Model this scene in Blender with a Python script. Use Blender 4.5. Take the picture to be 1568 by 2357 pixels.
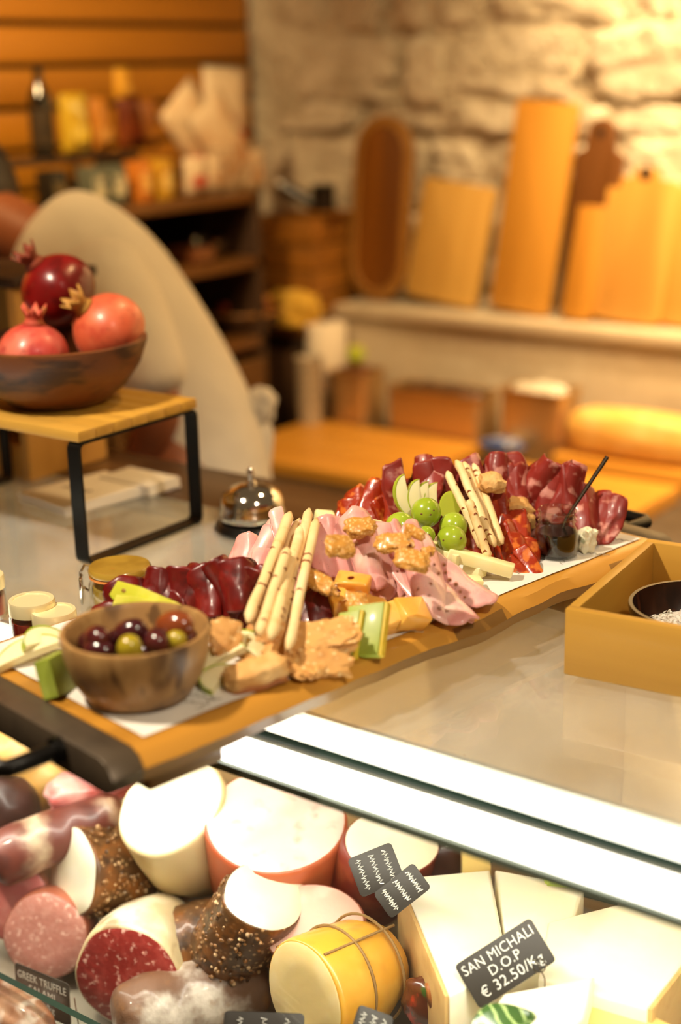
import bpy, bmesh, math, random
from mathutils import Vector, Matrix, Euler, Quaternion, noise
R = math.radians
for o in list(bpy.data.objects): bpy.data.objects.remove(o)
S = bpy.context.scene
# ------------------------------------------------------------------ camera
PITCH, YAW, ROLL = R(17.3), R(36.8), R(-1.5)
CAMZ = 1.745
FPX = 50 / 36 * 2357
CROT = Matrix.Rotation(YAW, 3, 'Z') @ Matrix.Rotation(math.pi/2 - PITCH, 3, 'X') @ Matrix.Rotation(ROLL, 3, 'Z')
CAM = Vector((0, 0, CAMZ))
cd = bpy.data.cameras.new('camera'); cam = bpy.data.objects.new('camera', cd)
S.collection.objects.link(cam)
cam.matrix_world = Matrix.Translation(CAM) @ CROT.to_4x4()
cd.sensor_fit = 'VERTICAL'; cd.sensor_height = 36; cd.lens = 50
cd.clip_start = .05
cd.dof.use_dof = True; cd.dof.focus_distance = 1.42; cd.dof.aperture_fstop = 2.0
S.camera = cam
# ------------------------------------------------------------------ view, world, room lamps
vs = S.view_settings
vs.view_transform = 'Standard'; vs.look = 'None'; vs.gamma = 1; vs.use_curve_mapping = False
vs.exposure = 0.0
w = bpy.data.worlds.new('room_air'); S.world = w; w.use_nodes = True
w.node_tree.nodes['Background'].inputs[0].default_value = (1, .66, .34, 1)
w.node_tree.nodes['Background'].inputs[1].default_value = .15
def spot(name, loc, aim, power, col, size, blend=.4, radius=.04):
    l = bpy.data.lights.new(name, 'SPOT'); l.energy = power; l.color = col
    l.spot_size = R(size); l.spot_blend = blend; l.shadow_soft_size = radius
    o = bpy.data.objects.new(name, l); S.collection.objects.link(o)
    o.location = loc
    o.rotation_euler = (Vector(aim) - Vector(loc)).to_track_quat('-Z', 'Y').to_euler()
    return o
WARM = (1, .66, .29); HALO = (1, .84, .64)
spot('ceiling_spot', (-1.25, .25, 2.75), (-.75, 1.15, 1.2), 175, HALO, 55, .5)
spot('ceiling_spot', (.55, .35, 2.75), (-.30, 1.25, 1.2), 88, HALO, 55, .5)
spot('wall_washer', (-.85, 2.55, 2.70), (-.85, 3.1, 2.0), 250, (1, .70, .34), 95, .8, .06)
spot('wall_washer', (.2, 2.45, 2.75), (.25, 3.1, 1.85), 250, (1, .70, .34), 95, .8, .06)
spot('wall_washer', (-1.2, 2.2, 2.75), (-1.1, 3.1, 1.35), 110, WARM, 95, .8, .06)
spot('wall_washer', (-1.6, 1.0, 2.75), (-2.55, 1.6, 2.0), 210, WARM, 85, .8, .06)
spot('ceiling_spot', (-.75, 1.8, 2.75), (-1.25, 2.1, 1.0), 62, WARM, 85, .7, .06)
spot('ceiling_spot', (.1, 2.1, 2.75), (-.5, 2.65, .9), 130, WARM, 70, .7, .06)

# ------------------------------------------------------------------ pixel -> place helpers
def ray(px, py):
    return CROT @ Vector(((px-784)/FPX, -(py-1178.5)/FPX, -1))
def onz(px, py, z):
    d = ray(px, py); return CAM + d*((z-CAMZ)/d.z)
def ony(px, py, y):
    d = ray(px, py); return CAM + d*(y/d.y)
def onx(px, py, x):
    d = ray(px, py); return CAM + d*(x/d.x)
def atd(px, py, d): return CAM + ray(px, py)*d
def depth(p): return -(CROT.transposed() @ (Vector(p)-CAM)).z
def mpp(p): return depth(p)/FPX            # metres per photo pixel at p
YR = Matrix.Rotation(YAW, 3, 'Z')          # frame of the viewer: x right, y away, z up
def vf(x, y, z): return YR @ Vector((x, y, z))
# ------------------------------------------------------------------ materials
MATS = {}
def rgb(h):
    if isinstance(h, str):
        h = h.lstrip('#'); c = [int(h[i:i+2], 16)/255 for i in (0, 2, 4)]
        c = [x/12.92 if x <= .04045 else ((x+.055)/1.055)**2.4 for x in c]
        return (*c, 1)
    return (*h[:3], 1)
def mat(name, col, rough=.5, layers=(), bump=(), metal=0, spec=.5, coat=0, sss=0, sssr=(.6, .25, .12), trans=0, ior=1.45, emis=None, alpha=1, vary=1.0, sheen=0):
    if name in MATS: return MATS[name]
    m = bpy.data.materials.new(name); m.use_nodes = True; MATS[name] = m
    nt = m.node_tree; N = nt.nodes; L = nt.links
    b = N['Principled BSDF']
    b.inputs['Base Color'].default_value = rgb(col); b.inputs['Roughness'].default_value = rough
    b.inputs['Metallic'].default_value = metal; b.inputs['Specular IOR Level'].default_value = spec
    b.inputs['Coat Weight'].default_value = coat; b.inputs['Coat Roughness'].default_value = .12
    b.inputs['Subsurface Weight'].default_value = sss; b.inputs['Subsurface Radius'].default_value = sssr
    b.inputs['Subsurface Scale'].default_value = .012
    b.inputs['Transmission Weight'].default_value = trans; b.inputs['IOR'].default_value = ior
    b.inputs['Sheen Weight'].default_value = sheen; b.inputs['Alpha'].default_value = alpha
    if emis:
        b.inputs['Emission Color'].default_value = rgb(emis[0]); b.inputs['Emission Strength'].default_value = emis[1]
    if layers or bump:
        tc = N.new('ShaderNodeTexCoord'); oi = N.new('ShaderNodeObjectInfo')
        mu = N.new('ShaderNodeMath'); mu.operation = 'MULTIPLY'; mu.inputs[1].default_value = 7*vary
        L.new(oi.outputs['Random'], mu.inputs[0])
        ad = N.new('ShaderNodeVectorMath'); ad.operation = 'ADD'
        L.new(tc.outputs['Object'], ad.inputs[0]); L.new(mu.outputs[0], ad.inputs[1])
        def tex(kind, scale, detail, stretch, dist=0):
            mp = N.new('ShaderNodeMapping'); mp.inputs['Scale'].default_value = stretch
            L.new(ad.outputs[0], mp.inputs['Vector'])
            if kind in ('noise',):
                t = N.new('ShaderNodeTexNoise'); t.inputs['Detail'].default_value = detail; t.inputs['Distortion'].default_value = dist
                out = t.outputs['Fac']
            elif kind == 'wave':
                t = N.new('ShaderNodeTexWave'); t.inputs['Distortion'].default_value = 5; t.inputs['Detail'].default_value = detail
                t.inputs['Detail Scale'].default_value = 1.2
                out = t.outputs['Fac']
            else:
                t = N.new('ShaderNodeTexVoronoi'); out = t.outputs['Distance']
                if kind == 'crack': t.feature = 'DISTANCE_TO_EDGE'
            t.inputs['Scale'].default_value = scale
            L.new(mp.outputs['Vector'], t.inputs['Vector'])
            return out
        prev = None
        for ly in layers:
            kind, scale, c, lo, hi = ly[:5]
            fac = ly[5] if len(ly) > 5 else 1; stretch = ly[6] if len(ly) > 6 else (1, 1, 1)
            detail = ly[7] if len(ly) > 7 else 4
            mr = N.new('ShaderNodeMapRange'); mr.interpolation_type = 'SMOOTHSTEP'
            mr.inputs['From Min'].default_value = lo; mr.inputs['From Max'].default_value = hi
            if kind in ('spots', 'crack'): mr.inputs['To Min'].default_value = fac; mr.inputs['To Max'].default_value = 0
            else: mr.inputs['To Min'].default_value = 0; mr.inputs['To Max'].default_value = fac
            L.new(tex(kind, scale, detail, stretch), mr.inputs['Value'])
            mx = N.new('ShaderNodeMix'); mx.data_type = 'RGBA'
            L.new(mr.outputs[0], mx.inputs[0])
            if prev: L.new(prev, mx.inputs[6])
            else: mx.inputs[6].default_value = rgb(col)
            mx.inputs[7].default_value = rgb(c); prev = mx.outputs[2]
        if prev: L.new(prev, b.inputs['Base Color'])
        pn = None
        for bp in bump:
            kind, scale, strength, dist = bp[:4]; stretch = bp[4] if len(bp) > 4 else (1, 1, 1)
            bn = N.new('ShaderNodeBump'); bn.inputs['Strength'].default_value = strength; bn.inputs['Distance'].default_value = dist
            L.new(tex(kind, scale, 5, stretch), bn.inputs['Height'])
            if pn: L.new(pn, bn.inputs['Normal'])
            pn = bn.outputs[0]
        if pn: L.new(pn, b.inputs['Normal'])
    return m
def wood(name, base, dark, light=None, axis=0, rough=.45, scale=1., streak=.8, coat=0.1):
    st = [60*scale]*3; st[axis] = 3*scale
    st2 = [16*scale]*3; st2[axis] = 1.1*scale
    ly = [('noise', 1, dark, .42, .72, streak, st2, 3), ('noise', 1, dark, .45, .8, streak*.6, st, 4)]
    if light: ly.append(('noise', 1, light, .52, .8, .6, [s*.8 for s in st2], 2))
    return mat(name, base, rough, ly, bump=[('noise', 1, .12, .002, st)], coat=coat)
def thin_glass(name, tint=(.97, 1, .98), haze=.0, hazecol=(.9, .92, .88), rough=.02, ior=1.5, boost=1.0):
    if name in MATS: return MATS[name]
    m = bpy.data.materials.new(name); m.use_nodes = True; MATS[name] = m
    nt = m.node_tree; N = nt.nodes; L = nt.links; N.remove(N['Principled BSDF'])
    out = N['Material Output']
    tr = N.new('ShaderNodeBsdfTransparent'); tr.inputs[0].default_value = (*tint, 1)
    gl = N.new('ShaderNodeBsdfGlossy'); gl.inputs['Roughness'].default_value = rough
    fr = N.new('ShaderNodeFresnel'); ge = N.new('ShaderNodeNewGeometry')
    mi = N.new('ShaderNodeMapRange'); mi.inputs['To Min'].default_value = ior; mi.inputs['To Max'].default_value = 1/ior
    L.new(ge.outputs['Backfacing'], mi.inputs['Value']); L.new(mi.outputs[0], fr.inputs['IOR'])   # same reflectance on both faces of the sheet
    mu = N.new('ShaderNodeMath'); mu.operation = 'MULTIPLY'; mu.inputs[1].default_value = boost; mu.use_clamp = True
    L.new(fr.outputs[0], mu.inputs[0])
    mx = N.new('ShaderNodeMixShader'); L.new(mu.outputs[0], mx.inputs[0]); L.new(tr.outputs[0], mx.inputs[1]); L.new(gl.outputs[0], mx.inputs[2])
    last = mx.outputs[0]
    if haze:
        df = N.new('ShaderNodeBsdfDiffuse'); df.inputs[0].default_value = (*hazecol, 1)
        tc = N.new('ShaderNodeTexCoord'); nz = N.new('ShaderNodeTexNoise'); nz.inputs['Scale'].default_value = 9; nz.inputs['Detail'].default_value = 6
        L.new(tc.outputs['Object'], nz.inputs['Vector'])
        mr = N.new('ShaderNodeMapRange'); mr.inputs['From Min'].default_value = .3; mr.inputs['From Max'].default_value = .75
        mr.inputs['To Min'].default_value = haze*.45; mr.inputs['To Max'].default_value = haze*1.5
        L.new(nz.outputs['Fac'], mr.inputs['Value'])
        m2 = N.new('ShaderNodeMixShader'); L.new(mr.outputs[0], m2.inputs[0]); L.new(last, m2.inputs[1]); L.new(df.outputs[0], m2.inputs[2])
        last = m2.outputs[0]
    L.new(last, out.inputs['Surface'])
    return m
# ------------------------------------------------------------------ objects and meshes
COL = S.collection
def tag(o, label=None, cat=None, group=None, kind=None):
    if label: o['label'] = label
    if cat: o['category'] = cat
    if group: o['group'] = group
    if kind: o['kind'] = kind
    return o
def ob(name, me, m=None, parent=None, loc=(0, 0, 0), rot=None, smooth=40):
    o = bpy.data.objects.new(name, me); COL.objects.link(o)
    if m is not None and not me.materials: me.materials.append(m)
    if parent is not None: o.parent = parent
    o.location = loc
    if rot is not None:
        o.rotation_euler = rot.to_euler() if isinstance(rot, (Matrix, Quaternion)) else rot
    if smooth and not me.get('sm'):
        for p in me.polygons: p.use_smooth = True
        if smooth < 180: me.set_sharp_from_angle(angle=R(smooth))
        me['sm'] = 1
    return o
def empty(name, loc=(0, 0, 0), rot=None):
    o = bpy.data.objects.new(name, None); COL.objects.link(o); o.location = loc; o.empty_display_size = .02
    if rot is not None: o.rotation_euler = rot.to_euler() if isinstance(rot, (Matrix, Quaternion)) else rot
    return o
def thing(name, label, cat, loc=(0, 0, 0), rot=None, group=None):
    return tag(empty(name, loc, rot), label, cat, group)
def struct(o): o['kind'] = 'structure'; return o
def copytree(o, parent=None):
    c = o.copy(); COL.objects.link(c); c.parent = parent
    for ch in list(o.children): copytree(ch, c)
    return c
def me_from(bm, name='mesh'):
    bmesh.ops.recalc_face_normals(bm, faces=bm.faces)
    me = bpy.data.meshes.new(name); bm.to_mesh(me); bm.free(); return me
def pyme(v, f, name='mesh'):
    me = bpy.data.meshes.new(name); me.from_pydata([tuple(x) for x in v], [], f); me.update()
    bm = bmesh.new(); bm.from_mesh(me); bmesh.ops.recalc_face_normals(bm, faces=bm.faces); bm.to_mesh(me); bm.free()
    return me
def box_bm(bm, sx, sy, sz, c=(0, 0, 0), mtx=None, bev=0, seg=2):
    r = bmesh.ops.create_cube(bm, size=1)
    vs_ = r['verts']
    bmesh.ops.scale(bm, vec=(sx, sy, sz), verts=vs_)
    if bev:
        es = list({e for v in vs_ for e in v.link_edges})
        q = bmesh.ops.bevel(bm, geom=es, offset=bev, segments=seg, profile=.5, affect='EDGES')
        vs_ = list({v for f in q['faces'] for v in f.verts} | {v for v in vs_ if v.is_valid})
    bmesh.ops.translate(bm, vec=c, verts=vs_)
    if mtx is not None: bmesh.ops.transform(bm, matrix=mtx, verts=vs_)
    return vs_
def box(sx, sy, sz, c=(0, 0, 0), bev=0, seg=2):
    bm = bmesh.new(); box_bm(bm, sx, sy, sz, c, None, bev, seg); return me_from(bm)
def lathe(prof, n=32, wob=0, seed=0):
    """prof: list of (r, z) bottom to top; r=0 ends close."""
    v, f = [], []; rings = []
    for k, (r, z) in enumerate(prof):
        if r < 1e-6: rings.append([len(v)]); v.append((0, 0, z)); continue
        ring = []
        for i in range(n):
            a = 2*math.pi*i/n
            rr = r*(1 + (wob*noise.noise(Vector((math.cos(a)*1.3, math.sin(a)*1.3, z*30+seed))) if wob else 0))
            ring.append(len(v)); v.append((rr*math.cos(a), rr*math.sin(a), z))
        rings.append(ring)
    for a, b in zip(rings, rings[1:]):
        if len(a) == 1 and len(b) == 1: continue
        for i in range(n):
            j = (i+1) % n
            if len(a) == 1: f.append((a[0], b[i], b[j]))
            elif len(b) == 1: f.append((a[i], b[0], a[j]))
            else: f.append((a[i], a[j], b[j], b[i]))
    return pyme(v, f)
def tube_bm(bm, pts, rad, n=10, cap=True, flat=None):
    pts = [Vector(p) for p in pts]
    if not isinstance(rad, (list, tuple)): rad = [rad]*len(pts)
    up = Vector((0, 0, 1)); rings = []; prev = None
    for i, p in enumerate(pts):
        t = (pts[min(i+1, len(pts)-1)] - pts[max(i-1, 0)]).normalized()
        if prev is None:
            a = t.cross(up if abs(t.z) < .95 else Vector((1, 0, 0))).normalized()
        else: a = (prev - t*prev.dot(t)).normalized()
        b = t.cross(a); prev = a
        rings.append([bm.verts.new(p + (a*math.cos(2*math.pi*k/n) + b*math.sin(2*math.pi*k/n)*(flat or 1))*rad[i]) for k in range(n)])
    for x, y in zip(rings, rings[1:]):
        for k in range(n): bm.faces.new((x[k], x[(k+1) % n], y[(k+1) % n], y[k]))
    if cap: bm.faces.new(rings[0][::-1]); bm.faces.new(rings[-1])
def tube(pts, rad, n=10, flat=None):
    bm = bmesh.new(); tube_bm(bm, pts, rad, n, True, flat); return me_from(bm)
def prism(pts, th, bev=0, seg=2):
    """polygon in xy, thickness th centred on z=0"""
    bm = bmesh.new(); n = len(pts)
    a = [bm.verts.new((x, y, -th/2)) for x, y in pts]; b = [bm.verts.new((x, y, th/2)) for x, y in pts]
    bm.faces.new(a[::-1]); bm.faces.new(b)
    for i in range(n): bm.faces.new((a[i], a[(i+1) % n], b[(i+1) % n], b[i]))
    if bev:
        es = [e for e in bm.edges if abs(e.verts[0].co.z - e.verts[1].co.z) < 1e-9]
        bmesh.ops.bevel(bm, geom=es, offset=bev, segments=seg, profile=.5, affect='EDGES')
    return me_from(bm)
def rrect(w, h, r, n=5):
    out = []
    for cx, cy, a0 in ((w/2-r, h/2-r, 0), (-w/2+r, h/2-r, 90), (-w/2+r, -h/2+r, 180), (w/2-r, -h/2+r, 270)):
        for k in range(n+1):
            a = R(a0+90*k/n); out.append((cx+r*math.cos(a), cy+r*math.sin(a)))
    return out
def lump(sx, sy, sz, amp=.15, freq=2., seed=0, sub=3, flat=0., sharp=0):
    """noisy rounded block; flat>0 squares it off"""
    bm = bmesh.new(); bmesh.ops.create_icosphere(bm, subdivisions=sub, radius=1)
    for v in bm.verts:
        p = v.co.copy()
        if flat:
            m = max(abs(p.x), abs(p.y), abs(p.z)); p = p*(1-flat) + (p/m)*flat*.85
        d = noise.noise(p*freq + Vector((seed*3.1, seed*1.7, seed))) + .5*noise.noise(p*freq*2.3 + Vector((seed, 9, 2)))
        p *= 1+amp*d
        v.co = (p.x*sx/2, p.y*sy/2, p.z*sz/2)
    return me_from(bm)
def chunk(sx, sy, sz, seed=0, cut=.25, n=8, bev=.0015):
    """irregular hand-cut block: convex hull of jittered box corners"""
    rnd = random.Random(seed); bm = bmesh.new()
    for x in (-1, 1):
        for y in (-1, 1):
            for z in (-1, 1):
                bm.verts.new((x*sx/2*(1-rnd.random()*cut), y*sy/2*(1-rnd.random()*cut), z*sz/2*(1-rnd.random()*cut)))
    for _ in range(n-8):
        bm.verts.new((rnd.uniform(-.5, .5)*sx, rnd.uniform(-.5, .5)*sy, rnd.choice((-.55, .55))*sz))
    bmesh.ops.convex_hull(bm, input=bm.verts)
    for v in [v for v in bm.verts if not v.link_faces]: bm.verts.remove(v)
    bmesh.ops.dissolve_limit(bm, angle_limit=R(8), verts=bm.verts, edges=bm.edges)
    bmesh.ops.bevel(bm, geom=bm.edges[:], offset=bev, segments=2, profile=.5, affect='EDGES', clamp_overlap=True)
    return me_from(bm)
def slice_me(a, b, curl=20., cone=0., amp=.001, freq=40., seed=0, edge=.05, fold=0., pl=(0, 0), rings=10, seg=44):
    """thin meat slice: disc of half sizes a,b arched over the local y axis (ends down), with a cone,
    a droop along y and pleats pl=(waves, depth) that open towards +y"""
    v, f = [(0, 0)], []
    for i in range(1, rings+1):
        for k in range(seg):
            t = 2*math.pi*k/seg; rho = i/rings
            e = 1+edge*rho*(noise.noise(Vector((math.cos(t)*2, math.sin(t)*2, seed*1.3)))*2 + .5*noise.noise(Vector((math.cos(t)*7, math.sin(t)*7, seed))))
            sq = 1/max(abs(math.cos(t)), abs(math.sin(t)))**.35
            v.append((a*rho*math.cos(t)*e*sq, b*rho*math.sin(t)*e*sq))
    for k in range(seg): f.append((0, 1+k, 1+(k+1) % seg))
    for i in range(rings-1):
        o = 1+i*seg
        for k in range(seg): f.append((o+k, o+seg+k, o+seg+(k+1) % seg, o+(k+1) % seg))
    out = []
    for x, y in v:
        c = curl*(1+cone*y/b)
        c = c if abs(c) > .3 else .3
        g = (y/b+1)/2
        ph = 2*math.pi*pl[0]*(x/a)/2 + seed*1.9 + .5*math.sin(y/b*2+seed)
        pd = pl[1]*(.25+.75*g)
        sx = .72 if pl[0] else 1
        h = amp*(noise.noise(Vector((x*freq, y*freq, seed*2.7)))*1.3 + .5*noise.noise(Vector((x*freq*2.2, y*freq*2.2, seed+5.))))
        h += pd*math.sin(ph)
        ang = (x*sx + pd*.55*math.sin(2*ph))*c
        rr = 1/c + h
        X = math.sin(ang)*rr; Z = math.cos(ang)*rr - 1/c
        Y = y
        if fold:
            aa = y*fold
            Y = math.sin(aa)/fold; Z += (math.cos(aa)-1)/fold
        out.append((X, Y, Z))
    return pyme(out, f)
def solid(o, th, off=0):
    m = o.modifiers.new('thickness', 'SOLIDIFY'); m.thickness = th; m.offset = off; return o
def sub(o, n=1):
    m = o.modifiers.new('smooth', 'SUBSURF'); m.levels = n; m.render_levels = n; return o
def vrot(rx=0, ry=0, rz=0):
    """rotation given in the viewer's frame"""
    return YR @ Euler((R(rx), R(ry), R(rz)), 'XYZ').to_matrix()
def lookrot(n, up=(0, 0, 1)):
    """matrix whose local z is n"""
    n = Vector(n).normalized(); u = Vector(up)
    x = u.cross(n)
    if x.length < 1e-4: x = Vector((1, 0, 0))
    x.normalize(); y = n.cross(x)
    return Matrix((x, y, n)).transposed()
# ================================================================== THE SETTING
YB, XL = 3.11, -2.58
ZW = .865             # worktop behind
ZG = 1.20            # top of the glass case
ZT = 1.25            # top of the serving board
M_stone = mat('limestone', '#d9cdb8', .9, [('noise', 9, '#a8977c', .42, .75, .7), ('noise', 40, '#efe6d6', .5, .75, .6)], bump=[('noise', 30, .8, .02), ('noise', 110, .4, .006)])
M_mortar = mat('lime_mortar', '#d2c5ae', .95, [('noise', 6, '#8f7d62', .45, .8, .6), ('noise', 60, '#e9dfcc', .45, .7, .5)], bump=[('noise', 25, .9, .03), ('noise', 120, .4, .006)])
M_floor = mat('floor_tile', '#5a4632', .6, [('noise', 3, '#3f3124', .4, .7, .6)])
floor = struct(ob('floor', box(5.4, 6.6, .05, (.1, .6, -.025)), M_floor))
# stone wall
v, f = [], []; nx, nz = 110, 80
for j in range(nz+1):
    for i in range(nx+1):
        x = XL-.06 + 3.9*i/nx; z = 2.75*j/nz
        d = .030*noise.noise(Vector((x*5, z*6, 3))) + .018*noise.noise(Vector((x*13, z*15, 1)))
        v.append((x, YB + d*.9 + .012, z))
for j in range(nz):
    for i in range(nx):
        a = j*(nx+1)+i; f.append((a, a+1, a+nx+2, a+nx+1))
wb = struct(solid(ob('wall_back', pyme(v, f), M_mortar), .12, 1))
if wb.data.polygons[0].normal.y > 0: wb.data.flip_normals()
wb.modifiers[0].offset = -1
rnd = random.Random(4)
z = 1.10; row = 0
while z < 2.25:
    h = rnd.uniform(.07, .17); x = XL + .03 + rnd.uniform(0, .1)
    while x < 1.25:
        wd = rnd.uniform(.10, .36)
        s = ob('stone', lump(wd*1.02, .05, h*1.04, .30, 2.1, rnd.randint(0, 999), 4, .75), M_stone, wb,
               (x+wd/2, YB+.014+rnd.uniform(-.008, .018), z+h/2+rnd.uniform(-.012, .012)), (rnd.uniform(-.1, .1), rnd.uniform(-.12, .12), rnd.uniform(-.08, .08)), 60)
        x += wd + rnd.uniform(.006, .03)
    z += h + .008; row += 1
# plank wall
M_plank = wood('pine_plank', '#c2801e', '#84500c', '#d2942e', axis=1, rough=.5, scale=.6, streak=.55)
M_gap = mat('batten_dark', '#3a2a18', .8)
wl = struct(ob('wall_left', box(.06, 4.2, 2.75, (XL-.05, YB-2.1, 1.375)), M_gap))
pm = box(.026, 1.0, .079, bev=.004)
for k in range(14):
    zz = 1.075 + .0925*k
    y = YB - .02; j = 0
    while y > -.9:
        ln = [1.32, 1.9, 1.1, 1.65][(k+j) % 4]
        p = ob('plank', pm, M_plank, wl, (XL-.012, y-ln/2, zz)); p.scale = (1, ln-.003, 1)
        y -= ln; j += 1
# marble ledge behind the worktop
M_marble = mat('marble', '#cdbfa8', .35, [('noise', 5, '#a2927a', .5, .8, .5, (1, 1, 3)), ('noise', 22, '#e2d7c4', .5, .7, .4)], coat=.1)
LX0, LX1, YL, ZL = -2.19, 1.3, 2.93, 1.168
trim = struct(ob('trim_1', box(LX1-LX0, YB-YL+.02, .028, ((LX0+LX1)/2, (YB+YL)/2, ZL-.014), bev=.003), M_marble))
trim2 = struct(ob('trim_2', box(LX1-LX0, .03, ZL-.028-ZW, ((LX0+LX1)/2, YL+.024, (ZL-.028+ZW)/2)), M_marble))
# ================================================================== WORKTABLE AT THE BACK

M_slate = mat('dark_stone', '#5c5146', .4, [('noise', 12, '#3d352c', .4, .7, .6)])
M_dkwood = wood('dark_wood', '#3a2310', '#1c0f06', '#573718', axis=2, rough=.6)
t = thing('worktable', 'dark stone worktop on brown wooden base along the stone wall', 'worktable', ((LX0+LX1)/2, 2.665, 0))
ob('worktop', box(LX1-LX0, .54, .04, (0, -.002, ZW-.02), bev=.004), M_slate, t)
ob('base', box(LX1-LX0-.04, .46, ZW-.04, (0, .035, (ZW-.04)/2)), M_dkwood, t)
for k in range(6):
    dr = ob('door', box(.52, .02, .74, (-(LX1-LX0)/2+.34+k*.57, -.205, .44), bev=.004), M_dkwood, t)
    ob('handle', box(.012, .02, .12, (-(LX1-LX0)/2+.55+k*.57, -.222, .6), bev=.004), mat('steel', '#c9c4bc', .28, metal=1), dr)
# ================================================================== GLASS CASE
GX0, GX1, GY0, GY1 = -2.3, 1.1, .856, 1.33
DECK = .74
M_glass = thin_glass('case_glass', haze=.11, boost=1.6)
M_pane = thin_glass('front_glass', (.985, 1, .99), haze=.012, boost=.7)
M_gedge = mat('glass_edge', '#26382f', .2, spec=.4)
M_alu = mat('aluminium', '#b9b5ac', .35, metal=1)
M_tan = mat('tan_panel', '#d2ad78', .5)
M_white = mat('white_panel', '#ddd8ce', .5)
def glass_slab(name, sx, sy, sz, c, m, parent, edge=True):
    me = box(sx, sy, sz, c); o = ob(name, me, m, parent, smooth=0); me.materials.append(M_gedge)
    big = max(p.area for p in me.polygons)
    for p in me.polygons:
        if p.area < big*.6: p.material_index = 1
    return o
case = thing('display_case', 'glass delicatessen display case with lit deck and flat glass top', 'display case', (0, 0, 0))
cx, cw = (GX0+GX1)/2, GX1-GX0
glass_slab('top_glass', cw, GY1-GY0, .009, (cx, (GY0+GY1)/2, ZG-.0045), M_glass, case)
glass_slab('front_pane', cw, .007, 1.160-.70, (cx, GY0-.004, (1.160+.70)/2), M_pane, case)
glass_slab('guard_pane', cw, .008, .82-.66, (cx, .829, (.82+.66)/2), M_pane, case)
M_led = mat('led_diffuser', '#ffffff', .5, emis=((1, .93, .80), 4.5))
lamp = ob('light_bar', box(cw-.04, .071, .0265, (cx, GY0+.0255, 1.1742), bev=.003), M_led, case)
ob('led_strip', box(cw-.06, .034, .003, (cx, GY0+.036, 1.1590)), mat('led_strip_glow', '#ffffff', .5, emis=((1, .93, .80), 38.0)), lamp)
ob('lamp_channel', box(cw-.03, .006, .026, (cx, GY0+.066, ZG-.024)), M_alu, case)
ob('rail', box(cw, .008, .006, (cx, GY0+.003, ZG-.0125)), mat('rail_dark', '#55564a', .4, metal=.6), case)
ob('seal_strip', box(cw, .004, .007, (cx, GY0-.0095, 1.1565)), mat('seal_grey', '#5c6658', .5), case)
ob('deck', box(cw, GY1-GY0+.02, .02, (cx, (GY0+GY1)/2+.01, DECK-.01)), mat('deck_steel', '#8f8778', .45), case)
ob('step', box(cw, .19, .06, (cx, 1.235, DECK+.03), bev=.006), mat('deck_steel', '#8f8778', .45), case)
for xx in (GX0+.01, GX1-.01): ob('end_panel', box(.02, .52, .46, (xx, (GY0+GY1)/2, .96)), M_white, case)
for k in range(4):
    ob('rear_door', box(cw/4+.02, .012, .44, (GX0+cw/8+k*cw/4, GY1+.005+.014*(k % 2), .955), bev=.002), M_tan, case)
ob('base', box(cw, .66, .66, (cx, 1.15, .33), bev=.01), mat('case_base', '#3b3228', .5), case)
ob('kick_plate', box(cw-.1, .02, .1, (cx, .82, .05)), M_alu, case)
M_ledge = wood('ledge_wood', '#54381c', '#2e1a0a', '#6e4a26', axis=0, rough=.35)
ob('rear_ledge', box(cw, .15, .03, (cx, GY1+.075, ZG-.016), bev=.004), M_ledge, case)
ob('back_panel', box(cw, .02, 1.17, (cx, GY1+.14, .585)), M_dkwood, case)
# ================================================================== SERVING BOARD
TN = onz(302, 1716, ZT); TF = onz(1492, 1240, ZT)
TDIR = (TF-TN).normalized(); TL = (TF-TN).length; TLEFT = Vector((-TDIR.y, TDIR.x, 0)); TW = .262
TANG = math.atan2(TDIR.y, TDIR.x)
M_acacia = wood('acacia_top', '#bd8530', '#734812', '#d09a40', axis=0, rough=.32, scale=.5, streak=.7, coat=.3)
M_acside = wood('acacia_side', '#8a6228', '#4a3010', '#a87c38', axis=0, rough=.4, scale=.45, streak=.8, coat=.2)
M_black = mat('black_metal', '#14120f', .35, metal=.5)
M_endshade = mat('shaded_board_end', '#55493a', .38, [('noise', 30, '#3c332a', .4, .7, .5)], metal=.35)  # shade on the board ends is put into this grey-brown colour
tray = thing('serving_board', 'long acacia serving board with shade-coloured end caps and black handle', 'serving board', TN, Matrix.Rotation(TANG, 3, 'Z'))
# cross section (v across, w up), swept along the length with a wavy live edge
sec = [(.0, 0), (-.010, -.004), (-.017, -.014), (-.013, -.026), (-.004, -.030)]
def board_ring(u, q):
    wv = .0035*noise.noise(Vector((u*9, q, 2))) + .002*noise.noise(Vector((u*24, q, 5)))
    r = [(y + wv*(1 if i else .4), z + (wv*.9 if 0 < i < 4 else 0)) for i, (y, z) in enumerate(sec)]
    l = [(TW - y - wv, z) for y, z in reversed(sec)]
    return r + l
nU = 48; v, f = [], []; ns = 10
for i in range(nU+1):
    u = TL*i/nU
    for (y, z) in board_ring(u, 1): v.append((u, y, z))
for i in range(nU):
    for k in range(ns):
        a, b = i*ns+k, i*ns+(k+1) % ns
        f.append((a, b, b+ns, a+ns))
f.append(tuple(range(ns))[::-1]); f.append(tuple(nU*ns+k for k in range(ns)))
me = pyme(v, f); bd = ob('board', me, M_acacia, tray, smooth=35); me.materials.append(M_acside)
for p in me.polygons:
    c = p.center
    if c.z < -.010 and (c.y < 0 or c.y > TW): p.material_index = 1
capsec = [(y, z) for y, z in board_ring(0, 1)]
for u0 in (-.030, TL):
    cp = []
    me = prism([(y, z) for y, z in capsec], .030, .0015)
    c = ob('end_cap', me, M_endshade, tray, (u0+.015, 0, 0), Matrix(((0, 0, 1), (1, 0, 0), (0, 1, 0))))
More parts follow.
